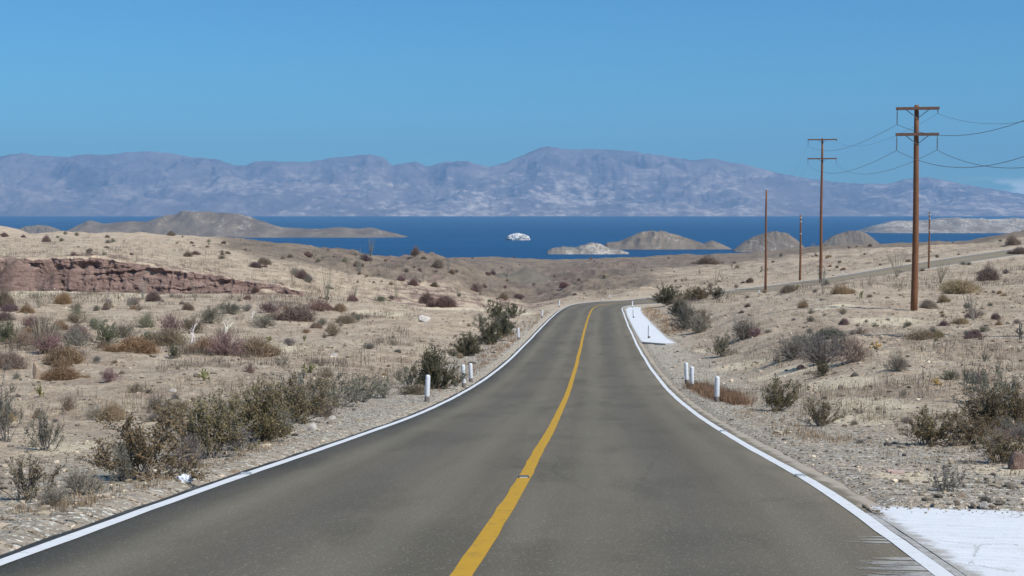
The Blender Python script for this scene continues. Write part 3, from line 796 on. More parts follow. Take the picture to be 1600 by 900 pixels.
# white bird rock: steep sided dome
def bird_rock():
    d0 = SEA / uv_of(800, 375.5)[1]; w = 38 * d0 / F / 2; cx = 9.0 / F * d0; h = (375.5 - 363.5) / F * d0
    nr, nc_ = 16, 72; V = []
    for i in range(nr):
        t = i / (nr - 1); th = np.linspace(0, 2 * math.pi, nc_, endpoint=False)
        r = w * (1 - 0.96 * t ** 1.9); zz = h * t ** 0.55
        n = 1 + 0.16 * fbm(np.cos(th) * 3 + i * .28, np.sin(th) * 3 + i * .28, 4)
        V.append(np.stack([cx + r * n * np.cos(th), d0 + w + r * 0.8 * n * np.sin(th), SEA - 2 + zz * (0.9 + 0.2 * n - .1) + 0 * th], 1))
    o = link('sea_rock', make_mesh('sea_rock', np.array(V).reshape(-1, 3), grid_faces(nr, nc_, True), True), M['guano'])
    return tag(o, 'small white guano covered rock alone in the blue bay', 'sea rock')
bird_rock()

RIDGE = [(-700,280),(-450,262),(-200,250),(-100,254),(0,245),(40,241),(80,243),(110,243),(140,238),(175,238),(205,236),(235,236),(270,239),(300,245),(345,250),(370,258),(385,258),(400,253),(440,253),(500,250),(520,246),(545,242),(580,241),(600,246),(615,258),(630,255),(650,249),(668,257),(680,255),(700,250),(730,251),(745,256),(765,260),(790,255),(810,245),(840,233),(860,229),(885,232),(920,232),(960,234),(990,237),(1010,241),(1040,245),(1080,249),(1110,246),(1140,250),(1165,254),(1190,262),(1210,268),(1240,274),(1270,279),(1300,284),(1340,287),(1385,287),(1410,280),(1445,275),(1480,281),(1530,292),(1570,298),(1600,303),(1750,312),(1950,300),(2300,290)]
def far_range():
    rp = np.array(RIDGE, float); pxs = np.linspace(-650, 2250, 1500); nd = 170
    d0 = SEA / uv_of(800, 338)[1]; T_ = 6500.0; top = 0.62
    py = np.interp(pxs, rp[:, 0], rp[:, 1]) + 1.3 * fbm(pxs / 14, pxs * 0, 4)
    V = []
    for t in np.linspace(0, 1, nd):
        d = d0 + T_ * t; dc = d0 + T_ * top
        u = (pxs - 800) / (F * CT); x = u * d; yy = np.full_like(x, d)
        h = np.array([uv_of(800, q)[1] for q in py]) * dc - SEA
        wx, wy = x + 500 * fbm(x / 2600, yy / 2600, 3), yy + 500 * fbm(x / 2600, yy / 2600, 3, off=7)
        n = ridged(wx / 2300, wy / 2300, 6, 3.0)
        base = np.interp(t, [0, .03, .18, .36, .52, top, .8, 1], [0, .06, .30, .55, .80, 1, .6, .25])
        am = 1 - 0.88 * np.exp(-((t - top) / 0.05) ** 2)
        z = SEA - 4 + h * (base + base ** 0.4 * am * 0.85 * (n - 0.66)) * 1.0
        z = np.where(t < top - 0.02, np.minimum(z, SEA + 0.97 * h * (0.25 + 0.75 * min(1, t / top + .2))), z)
        if t > top: z = np.minimum(z, SEA + h * base)
        V.append(np.stack([x, yy, np.maximum(z, SEA - 8)], 1))
    V = np.array(V).reshape(-1, 3)
    return tag(link('mountains', make_mesh('mountains', V, grid_faces(nd, len(pxs)), True), M['mountain']), kind='structure')
far_range()

# the air over the bay
def haze():
    b = ((-20000, 20000), (-4500, 28200), (-181, 1250))
    mb = MB(); mb.box([(q[0] + q[1]) / 2 for q in b], [q[1] - q[0] for q in b])
    m = bpy.data.materials.new('sea_air'); m.use_nodes = True; n, l = m.node_tree.nodes, m.node_tree.links; n.clear()
    o = n.new('ShaderNodeOutputMaterial'); v = n.new('ShaderNodeVolumePrincipled')
    v.inputs['Color'].default_value = (0.32, 0.62, 1.0, 1); v.inputs['Density'].default_value = 4.7e-5
    v.inputs['Anisotropy'].default_value = 0.0
    l.new(v.outputs[0], o.inputs['Volume'])
    tag(link('haze', mb.mesh('haze'), m), kind='stuff')
haze()
# ------------------------------------------------------------------ plant meshes (each about 1 m high, rooted at the origin)
def leaves(mb, pts, size, rng, shade=(0.6, 1.35), thin=0.5):
    pts = np.asarray(pts, float); n = len(pts)
    a = rng.normal(size=(n, 3)); a /= np.linalg.norm(a, axis=1)[:, None]
    b = np.cross(a, rng.normal(size=(n, 3))); b /= np.linalg.norm(b, axis=1)[:, None]
    s = size * rng.uniform(0.6, 1.4, (n, 1))
    v = np.stack([pts - a * s, pts + b * s * thin, pts + a * s, pts - b * s * thin], 1).reshape(-1, 3)
    sh = np.repeat(rng.uniform(*shade, n), 4)
    mb.add(v, np.arange(4 * n).reshape(n, 4), None, sh)
def curve(p, d, L, rng, segs=4, wig=0.18, up=0.0):
    pts = [np.array(p, float)]; d = np.array(d, float); d /= np.linalg.norm(d)
    for k in range(segs):
        d = d + rng.normal(0, wig, 3) + np.array((0, 0, up)); d /= np.linalg.norm(d)
        pts.append(pts[-1] + d * L / segs)
    return np.array(pts)
def along(pts, t):
    f = t * (len(pts) - 1); i = min(int(f), len(pts) - 2); return pts[i] + (pts[i + 1] - pts[i]) * (f - i)
def fan_dir(rng, lean):
    th = rng.uniform(0, 2 * math.pi); ph = rng.uniform(*lean)
    return np.array((math.cos(th) * math.sin(ph), math.sin(th) * math.sin(ph), math.cos(ph)))
def creosote(seed, nleaf=7600, n=26, lean=(0.15, 1.05), leaf=0.021, lo=0.22):
    rng = np.random.RandomState(seed); st = MB(); fo = MB(); spots = []
    for k in range(n):
        d = fan_dir(rng, lean); L = rng.uniform(0.75, 1.12) * (1.0 if d[2] > .6 else .85)
        p = curve((rng.normal(0, .07), rng.normal(0, .07), -0.04), d, L, rng, 5, 0.16, 0.02)
        st.tube(p, np.linspace(0.013, 0.005, 6), 4, shade=rng.uniform(.7, 1.25))
        for j in range(7):
            t = rng.uniform(.25, .95); q = curve(along(p, t), d + rng.normal(0, .55, 3) + (0, 0, .25), L * rng.uniform(.16, .36), rng, 3, .2, .05)
            st.tube(q, np.linspace(.006, .003, 4), 3, cap=False, shade=rng.uniform(.7, 1.3))
            spots += [along(q, x) for x in rng.uniform(.25, 1.0, 6)]
        spots += [along(p, x) for x in rng.uniform(lo + .2, 1.0, 8)]
    spots = np.array(spots); spots = spots[spots[:, 2] > lo * .5]
    per = max(1, nleaf // len(spots))
    pts = np.repeat(spots, per, 0) + rng.normal(0, .028, (len(spots) * per, 3))
    leaves(fo, pts[pts[:, 2] > 0.03], leaf, rng)
    return st.mesh('stem'), fo.mesh('foliage')
def twiggy(seed, n=44, lean=(0.15, 1.25), r=0.0105, depth=3, kids=4):
    rng = np.random.RandomState(seed); mb = MB()
    def grow(p, d, L, r_, lev):
        q = curve(p, d, L, rng, 3, .2, .06)
        mb.tube(q, np.linspace(r_, r_ * .55, 4), 3, cap=False, shade=rng.uniform(.65, 1.35))
        if lev < depth:
            for _ in range(kids):
                t = rng.uniform(.35, 1.0)
                grow(along(q, t), d + rng.normal(0, .55, 3) + np.array((0, 0, .12)), L * rng.uniform(.42, .7), r_ * .62, lev + 1)
    for k in range(n):
        d = fan_dir(rng, lean); grow((rng.normal(0, .05), rng.normal(0, .05), -.03), d, rng.uniform(.36, .52), r, 1)
    v = np.concatenate(mb.v); leaves(mb, v[rng.choice(len(v), 2600)] * 1.0 + rng.normal(0, .018, (2600, 3)), .012, rng)
    return mb.mesh('twigs')
def brushy(seed, n=5200):
    """a rounded heap of fine dry twigs, made of several uneven clumps"""
    rng = np.random.RandomState(seed); mb = MB(); nk = rng.randint(8, 12)
    cx = rng.normal(0, .24, (nk, 2)); cr = rng.uniform(.34, .62, nk) * (1 - .5 * np.hypot(cx[:, 0], cx[:, 1])); hh = rng.uniform(.55, 1.05, nk) * (1 - .75 * np.hypot(cx[:, 0], cx[:, 1]))
    w = cr ** 2; kk = rng.choice(nk, n, p=w / w.sum()); sh = rng.uniform(.7, 1.3, nk)
    th = rng.uniform(0, 2 * math.pi, n); ph = np.arccos(rng.uniform(0.0, 1, n)); R = rng.uniform(.3, 1.08, n) ** .7
    D = np.stack([np.cos(th) * np.sin(ph) * cr[kk], np.sin(th) * np.sin(ph) * cr[kk], np.cos(ph) * hh[kk]], 1) * R[:, None]
    c0 = np.column_stack([cx[kk] * .8, np.zeros(n)])
    b = c0 + D + rng.normal(0, .025, (n, 3)); L = rng.uniform(.10, .30, n)[:, None]
    dr = D / (np.linalg.norm(D, axis=1)[:, None] + 1e-6) + rng.normal(0, .55, (n, 3)) + (0, 0, .25); dr /= np.linalg.norm(dr, axis=1)[:, None]
    a = b - dr * L
    s_ = np.cross(dr, rng.normal(size=(n, 3))); s_ /= np.linalg.norm(s_, axis=1)[:, None]; s_ *= .0055
    v = np.stack([a - s_, a + s_, b + s_ * .6, b - s_ * .6], 1).reshape(-1, 3); v[:, 2] = np.maximum(v[:, 2], -.02)
    mb.add(v, np.arange(4 * n).reshape(n, 4), None, np.repeat(sh[kk] * rng.uniform(.6, 1.4, n), 4))
    q = rng.choice(n, 2600); leaves(mb, np.maximum(b[q] + rng.normal(0, .02, (2600, 3)), (-9, -9, .0)), .012, rng, (.7, 1.45))
    for k in range(9):
        mb.tube(curve((0, 0, -.03), fan_dir(rng, (.1, 1.0)), .6, rng, 4), np.linspace(.012, .005, 5), 3, cap=False, shade=1.1)
    return mb.mesh('brush')
def ocotillo(seed, n=15, lean=(.12, .62)):
    rng = np.random.RandomState(seed); mb = MB()
    for k in range(n):
        d = fan_dir(rng, lean); p = curve((rng.normal(0, .03), rng.normal(0, .03), -.03), d, rng.uniform(.8, 1.1), rng, 6, .05, .03)
        mb.tube(p, np.linspace(.011, .005, 7), 5, shade=rng.uniform(.75, 1.25))
        if rng.rand() < .4: mb.tube(curve(along(p, rng.uniform(.2, .6)), d + rng.normal(0, .3, 3), .4, rng, 4, .05), np.linspace(.010, .005, 5), 4, shade=rng.uniform(.75, 1.25))
    return mb.mesh('wands')
def cholla(seed):
    rng = np.random.RandomState(seed); mb = MB()
    def joint(p, d, L, r, lev):
        q = curve(p, d, L, rng, 4, .06); mb.tube(q, r * np.array((.75, 1, 1.05, 1, .45)), 7, shade=rng.uniform(.7, 1.25))
        if lev < 3:
            for _ in range(rng.randint(1, 4)): joint(along(q, rng.uniform(.6, 1)), d * .6 + rng.normal(0, .55, 3) + (0, 0, .5), L * rng.uniform(.55, .9), r * .9, lev + 1)
    for k in range(4):
        joint((rng.normal(0, .08), rng.normal(0, .08), -.03), fan_dir(rng, (0, .5)), rng.uniform(.3, .5), .05, 1)
    return mb.mesh('stems')
def snag(seed):
    rng = np.random.RandomState(seed); mb = MB()
    def grow(p, d, L, r_, lev):
        q = curve(p, d, L, rng, 5, .16); mb.tube(q, np.linspace(r_, r_ * .6, 6), 6, shade=rng.uniform(.8, 1.15))
        if lev < 4:
            for _ in range(2): grow(q[-1] if lev < 2 else along(q, rng.uniform(.6, 1)), d + rng.normal(0, .5, 3) + (0, 0, .15), L * rng.uniform(.55, .85), r_ * .58, lev + 1)
    for k in range(2): grow((k * .05, 0, -.05), fan_dir(rng, (.1, .5)), .42, .038, 1)
    return mb.mesh('limbs')

LIB = {}
LIB['creosote'] = [creosote(s) for s in (1, 2, 3)]
LIB['dense'] = [creosote(s, 15000, 44, (.1, 1.35), .020, .12) for s in (7, 8)]
LIB['sparse'] = [creosote(s, 3000, 17, (.2, 1.1), .022, .35) for s in (4, 5)]
LIB['twiggy'] = [twiggy(s) for s in (1, 2, 3, 4)]
LIB['brushy'] = [brushy(s) for s in (1, 2, 3, 4, 5, 6)]
LIB['ocotillo'] = [ocotillo(s) for s in (1, 2, 3)]
LIB['cholla'] = [cholla(s) for s in (1, 2)]
LIB['snag'] = [snag(s) for s in (1, 2, 3)]
NAMES = {'creosote': 'creosote_bush', 'dense': 'creosote_bush', 'sparse': 'creosote_bush', 'twiggy': 'bare_bush', 'brushy': 'dry_bush', 'ocotillo': 'ocotillo_plant', 'cholla': 'cactus', 'snag': 'dead_tree'}
CATS = {'creosote': 'shrub', 'dense': 'shrub', 'sparse': 'shrub', 'twiggy': 'shrub', 'brushy': 'shrub', 'ocotillo': 'ocotillo', 'cholla': 'cactus', 'snag': 'dead tree'}
SPAN = {'creosote': (1.55, 1.0), 'dense': (1.75, .95), 'sparse': (1.6, 1.0), 'twiggy': (1.75, .95), 'brushy': (1.35, .74), 'ocotillo': (1.0, 1.0), 'cholla': (.85, 1.05), 'snag': (.9, 1.05)}
COL = {'olive': (.138, .110, .060), 'dark': (.085, .078, .042), 'bronze': (.150, .110, .064), 'grey': (.165, .145, .120), 'greyg': (.145, .138, .098), 'brown': (.190, .148, .108),
       'rust': (.235, .162, .098), 'tan': (.27, .20, .12), 'purple': (.165, .108, .098), 'green': (.125, .125, .065), 'wand': (.20, .175, .135), 'cactus': (.135, .125, .050), 'gold': (.30, .19, .07), 'white': (.58, .54, .48), 'dgrey': (.13, .115, .10)}
STEM = {'olive': (.24, .21, .18), 'dark': (.18, .16, .14), 'bronze': (.24, .205, .17), 'grey': (.2, .18, .155), 'greyg': (.21, .19, .165)}
def tint(c, rng, k=.12):
    f = 1.45 * (1 + rng.uniform(-k, k)); return (c[0] * f * (1 + rng.uniform(-.06, .06)), c[1] * f, c[2] * f * (1 + rng.uniform(-.1, .1)), 1)
KEEP = []
def plant(kind, pos, w, h, col, label, group=None, parts=True, rng=random.Random(3)):
    lib = LIB[kind]; me = lib[rng.randrange(len(lib))]; sw, sh = SPAN[kind]
    sc = (w / sw * rng.uniform(.95, 1.05), w / sw * rng.uniform(.95, 1.05), h / sh); rz = rng.uniform(0, 6.28)
    loc = (pos[0], pos[1], pos[2] - 0.02)
    c = tint(COL[col], rng)
    if isinstance(me, tuple):
        o = empty(NAMES[kind], loc, label, CATS[kind], group)
        s = link('stem', me[0], M['twig'], o); s.color = (*STEM.get(col, (.17, .15, .125)), 1)
        f = link('foliage', me[1], M['foliage'], o); f.color = c
    else:
        o = link(NAMES[kind], me, M['cactus'] if kind == 'cholla' else M['twig'] if kind in ('twiggy', 'ocotillo', 'snag') else M['grass'])
        o.color = c; o.location = loc; tag(o, label, CATS[kind], group)
    o.rotation_euler = (0, 0, rz); o.scale = sc
    KEEP.append((pos[0], pos[1], w * .45))
    return o

# ------------------------------------------------------------------ roadside posts
POST_BODY = POST_BASE = None
def post_meshes():
    b = MB(); r = .082
    b.lathe([(r * .98, .20), (r, .21), (r * .985, .50), (r * .96, .86), (r * .90, .895), (r * .70, .922), (r * .38, .937), (.001, .940)], 18)
    a = MB(); a.lathe([(r * 1.02, -.25), (r * 1.02, .06), (r * .975, .205), (r * .95, .212)], 18)
    return b.mesh('white_shaft', True), a.mesh('bare_base', True)
PB, PA = post_meshes()
ANCH = []                                       # (px, py, phrase) used to describe the small scrub
def post(px, py, hpx, label, ref=None, rng=random.Random(8)):
    p = hit(px, py) if not (975 < px < 1030) else pad_hit(px, py)
    h = hpx * p[1] / F
    o = empty('marker_post', tuple(p), label, 'marker post', 'white marker posts along the road')
    o.rotation_euler = (rng.uniform(-.035, .035), rng.uniform(-.045, .045), rng.uniform(-.3, .3)); s = h / .94; o.scale = (max(.85, min(1.1, s)), max(.85, min(1.1, s)), s)
    link('painted_shaft', PB, M['post_white'], o); link('bare_base', PA, M['post_base'], o)
    if ref: ANCH.append((px, py, ref))
    KEEP.append((p[0], p[1], .5))
def pad_hit(px, py):
    x, y = flat_hit(px, py); la, zr, _ = road_at(x, y); return np.array((x, y, float(zr[0]) - .02))
post(667, 628, 43, 'nearest white marker post on the left verge, before a dark bush', 'the nearest left post')
post(725, 606, 37, 'left post of the close pair on the left verge', 'the left-hand post pair')
post(736, 597, 30, 'right and shorter post of the close pair on the left verge')
post(810, 531, 19, 'lone white post on the left verge beside orange dry grass', 'the lone post by orange grass')
post(847, 497, 13, 'small white post on grey gravel at the left of the bend')
post(874, 480, 11, 'small white post where the left road edge starts to bend')
post(952, 467, 7, 'tiny white post on the far side of the bend, before the hillside')
post(941, 470, 4, 'tiniest white post stub beyond the bend, low at the asphalt edge')
post(988, 481, 11, 'white post at the tip of the far limewashed apron')
post(990, 497, 15, 'white post in the middle of the far limewashed apron')
post(1014, 529, 22, 'white post near the wide end of the far limewashed apron', 'the far white apron')
post(1073, 600, 34, 'rear left post of the pair on the right verge', 'the right-hand post pair')
post(1081, 607, 35, 'front right post of the pair on the right verge')
post(1120, 628, 41, 'nearest white marker post on the right verge, among rusty grass', 'the nearest right post')
post(1186, 459, 6, 'tiny white post beside the third utility pole on the climbing road')
post(1316, 431, 7, 'tiny white post on the far edge of the climbing road')

# ------------------------------------------------------------------ utility poles and wires
def pole(base, H, r0, label, arms=True, ref=None, rz=0.0, arm=1.23, drop=1.69, small=False):
    o = empty('utility_pole', tuple(base), label, 'utility pole', 'wooden utility poles beside the road')
    mb = MB(); zs = np.linspace(-.6, H, 9)
    mb.tube(np.stack([.03 * np.sin(zs * .4), 0 * zs, zs], 1), np.linspace(r0, r0 * .62, 9), 14); link('shaft', mb.mesh('shaft', True), M['pole'], o)
    ends = []
    if arms:
        for ai, z in enumerate((H - .22, H - .22 - drop)):
            b = MB(); b.box((0, -r0 - .03, z), (arm * 2, .14, r0 * .8), bev=.012); link('crossarm', b.mesh('crossarm'), M['arm'], o)
            for s in (-1, 1):
                b = MB(); b.tube([(s * .68, -r0, z - .05), (s * .04, -r0 * .8, z - .55)], .024, 5); link('brace', b.mesh('brace'), M['metal'], o)
                L = .24 if (ai == 0 and s == 1) else .86
                b = MB(); x = s * (arm - .08); zz = z - .07
                b.tube([(x, -.2, zz + .02), (x, -.2, zz - L)], .018, 5)
                n = 2 if L < .5 else 8
                for k in range(n):
                    q = zz - L * (.2 + .75 * k / n); b.lathe([(.012, q + .02), (.05, q), (.055, q - .012), (.02, q - .018)], 9, (x, -.2, 0))
                link('insulator', b.mesh('insulator', True), M['porcelain'], o); ends.append((x, -.2, zz - L))
    if small:
        for k, z in enumerate((H - .45, H - 1.1, H - 3.0)):
            b = MB(); b.lathe([(r0 * .68, z - .07), (r0 * .70 + .05, z - .05), (r0 * .70 + .05, z + .05), (r0 * .66, z + .07)], 10); link('insulator', b.mesh('insulator', True), M['pale_glass'], o)
    o.rotation_euler = (0, 0, rz); R3 = Matrix.Rotation(rz, 3, 'Z')
    KEEP.append((base[0], base[1], 1.0))
    if ref: ANCH.append((*ref,))
    return [np.array(base) + np.array(R3 @ Vector(e)) for e in ends]
def stand(px, py, top):
    p = hit(px, py); v = uv_of(px, top)[1]; return p, v * p[1] - p[2]
p1, h1 = stand(1428, 485, 164); p2, h2 = stand(1282, 443, 216)
ax = math.atan2(p2[0] - p1[0], p2[1] - p1[1])
e1 = pole(p1, h1, .215, 'tallest and nearest reddish timber pole with two crossarms', ref=(1428, 485, 'the tallest utility pole'), rz=-ax, arm=32.5 * p1[1] / F, drop=40 * p1[1] / F)
e2 = pole(p2, h2, .25, 'second timber pole with two crossarms, standing between two bare poles', ref=(1282, 443, 'the second crossarm pole'), rz=-ax, arm=22.3 * p2[1] / F, drop=29.5 * p2[1] / F)
p3, h3 = stand(1196, 455, 297); pole(p3, h3, .21, 'slim bare pole without crossarms, leftmost pole of the row', False, ref=(1196, 455, 'the leftmost bare pole'))
p4, h4 = stand(1250, 438, 336); pole(p4, h4, .20, 'short bare pole beyond the climbing road, left of the second crossarm pole', False, small=True, ref=(1250, 438, 'the short bare pole'))
p5, h5 = stand(1451, 421, 331); pole(p5, h5, .17, 'shortest bare pole just right of the tallest pole, far by the road', False, small=True, ref=(1451, 421, 'the shortest bare pole'))
x0, y0 = 23.6, 58.0
p0 = np.array((x0, y0, float(terrain(x0, y0)[0])))
e0 = pole(p0, 2.75 + 2.62 - p0[2], .175, 'nearer crossarm pole standing past the right edge of the view', rz=-ax, arm=1.25, drop=1.55)
def wire(a, b, sag, label, r=.016):
    t = np.linspace(0, 1, 40)[:, None]; p = a + (b - a) * t; p[:, 2] -= sag * 4 * (t * (1 - t))[:, 0]
    mb = MB(); mb.tube(p, r, 4); tag(link('power_line', mb.mesh('power_line', True), M['wire']), label, 'power line', 'wires strung between the utility poles')
wn4 = ('upper left', 'upper right', 'lower left', 'lower right')
for k, nm in enumerate(wn4):
    wire(e1[k], e0[k], .93 + .04 * k, f'{nm} wire sagging from the tallest pole out to the right', .014 if k != 1 else .008)
    wire(e2[k], e1[k], 1.15 + .1 * k, f'{nm} wire sagging between the two crossarm poles', .014 if k != 1 else .008)
for k in (0, 2):
    wire(e2[k], np.array((p3[0], p3[1], p3[2] + h3 - .3 - k * .6)), 1.6, f'{wn4[k]} thin wire falling left from the second crossarm pole', .009)

# ------------------------------------------------------------------ rocks and litter
def rock_mesh(seed, sub=3, flat=.62, rough=.32):
    bm = bmesh.new(); bmesh.ops.create_icosphere(bm, subdivisions=sub, radius=.5)
    co = np.array([v.co[:] for v in bm.verts]); rg = np.random.RandomState(seed)
    for _ in range(9):                                        # broken faces
        n = rg.normal(size=3); n /= np.linalg.norm(n); k = rg.uniform(.28, .44); q = co @ n; co -= np.outer(np.maximum(q - k, 0), n)
    co *= (1 + rough * .35 * fbm(co[:, 0] * 4 + seed, co[:, 1] * 4 + co[:, 2] * 3, 3))[:, None]
    co[:, 2] = np.maximum(co[:, 2] * flat, -.16) + .12
    for v, c in zip(bm.verts, co): v.co = c
    me = bpy.data.meshes.new('rock'); bm.to_mesh(me); bm.free(); return me
ROCKS = [rock_mesh(s) for s in range(6)]
def rock(px, py, wpx, hpx, mat, label, ref=None, rng=random.Random(4)):
    p = hit(px, py); w, h = wpx * p[1] / F, hpx * p[1] / F
    o = bpy.data.objects.new('rock', ROCKS[rng.randrange(6)].copy()); C.objects.link(o); o.data.materials.append(M[mat])
    o.location = (p[0], p[1] + w * .2, p[2] - .02); o.scale = (w * 1.05, w * rng.uniform(.7, .95), h * 2.1); o.rotation_euler = (0, 0, rng.uniform(-.5, .5))
    tag(o, label, 'rock'); KEEP.append((p[0], p[1], w * .5))
    if ref: ANCH.append((px, py, ref))
rock(664, 503, 22, 14, 'rock_pale', 'white streaked boulder alone on the sandy left plain', 'the white streaked boulder')
rock(521, 558, 14, 8, 'rock_pale', 'pale rock with a dark shaded side, mid left plain')
rock(269, 612, 15, 7, 'rock_pale', 'low pale rock on sand behind the long creosote thicket', 'the low pale rock')
rock(489, 672, 17, 16, 'rock_pale', 'chalky white rock at the thicket end above the gravel shoulder')
rock(519, 655, 13, 8, 'rock_pale', 'small white rock just above the chalky rock at the thicket end')
rock(366, 740, 18, 10, 'rock_tan', 'tan rock on the gravel shoulder beside the left white line')
rock(328, 734, 10, 6, 'rock_pale', 'small white stone on gravel below the creosote thicket')
rock(57, 592, 14, 38, 'rock_tan', 'upright pale stump of stone among rusty bushes on the left plain', 'the upright pale stone')
rock(1594, 733, 34, 34, 'rock_red', 'reddish boulder at the right edge under dark bushes', 'the reddish boulder')
rock(1590, 688, 40, 24, 'rock_red', 'broad reddish rock behind the boulder at the right edge')
rock(1489, 697, 34, 11, 'rock_tan', 'flat grey-tan rock below the creosote pair on the right bank')
rock(1389, 697, 15, 10, 'rock_dark', 'dark grey square rock on the right shoulder below a creosote bush')
rock(1540, 793, 17, 12, 'rock_pale', 'rounded white stone just above the near limewashed apron', 'the near white apron')
rock(1505, 777, 14, 9, 'rock_tan', 'cream stone beside the sparse twig plant above the near apron')
rock(1491, 762, 14, 10, 'rock_dark', 'small dark rock at the foot of the sparse twig plant')
rock(1093, 515, 11, 7, 'rock_tan', 'rounded tan rock at the foot of the bushy mound by the bend')
rock(1252, 577, 13, 9, 'rock_red', 'dark red rock beside the small bush on the sandy track')
rock(1337, 588, 15, 9, 'rock_dark', 'dark boulder on the bank end beside the sandy track')
rock(1472, 551, 14, 8, 'rock_tan', 'cream slab rock on the slope below the tallest pole')
rock(1438, 598, 7, 5, 'rock_pale', 'tiny bright white stone on the right slope near a golden cactus')
rock(1110, 497, 10, 6, 'rock_pale', 'pale rock on top of the bushy mound by the bend')
rock(622, 551, 13, 6, 'rock_dark', 'flat brown rock on sand left of the round dark creosote')
rock(738, 569, 13, 5, 'rock_dark', 'thin dark slab behind the left-hand post pair')
rock(702, 606, 9, 4, 'rock_pale', 'small pale stone between the left post pair and its bush')
rock(415, 548, 12, 7, 'rock_pale', 'pale rock behind bare bushes on the left plain')
def bag():
    p = hit(288, 752); bm = bmesh.new(); bmesh.ops.create_icosphere(bm, subdivisions=4, radius=.5)
    for v in bm.verts:
        c = v.co; q = float(fbm(np.array([c.x * 3.1 + 3]), np.array([c.y * 3.1 + c.z * 2]), 4)[0]); v.co = c * (1 + .5 * q); v.co.z = max(v.co.z * .72, -.16) + .14
    me = bpy.data.meshes.new('plastic_bag'); bm.to_mesh(me); bm.free()
    for q in me.polygons: q.use_smooth = True
    o = link('plastic_bag', me, M['plastic']); o.location = tuple(p); o.scale = (.17, .14, .15)
    tag(o, 'crumpled white plastic bag on gravel below the creosote thicket', 'plastic bag')
bag(); ANCH.append((279, 743, 'the white plastic bag'))
def litter():
    p = hit(1402, 740); b = MB(); b.box((0, 0, .02), (.17, .07, .035), bev=.006); b.box((-.10, .01, .03), (.06, .065, .03), Matrix.Rotation(.3, 3, 'Z'), .005)
    o = link('board_scrap', b.mesh('board_scrap'), M['pinkboard']); o.location = tuple(p); o.rotation_euler = (0, 0, -.1)
    tag(o, 'faded pink scrap of board lying on the right gravel shoulder', 'scrap'); ANCH.append((1402, 740, 'the pink board scrap'))
    p = hit(1228, 712); b = MB(); b.tube(curve((-.05, 0, .02), (1, .1, .1), .12, np.random.RandomState(2), 4), (.01, .03, .034, .02, .008), 6)
    o = link('rubber_scrap', b.mesh('rubber_scrap'), M['rock_dark']); o.location = tuple(p)
    tag(o, 'black rubber scrap on asphalt just outside the right white line', 'scrap')
litter()
def stud(lat, d, label, mat='stud'):
    i = i_of(d); b = MB(); b.box((0, 0, .012), (.13, .09, .026), bev=.010); l = MB(); l.box((0, -.046, .014), (.09, .006, .012))
    o = link('road_stud', b.mesh('road_stud'), M[mat])
    o.location = (PATH[i, 0] + RIGHT[i, 0] * lat, PATH[i, 1] + RIGHT[i, 1] * lat, PATH[i, 2] + .002)
    link('reflector', l.mesh('reflector'), M['pale_glass'], o)
    tag(o, label, 'road stud', 'reflector studs on the road lines')
stud(LW, 16.2, 'grey reflector stud on the right white line, nearest')
stud(LW, 25.8, 'grey reflector stud farther along the right white line')
stud(-LW, 15.6, 'grey reflector stud on the left white line')
stud(0.0, 15.7, 'dark worn reflector stud on the yellow centre line', 'metal')

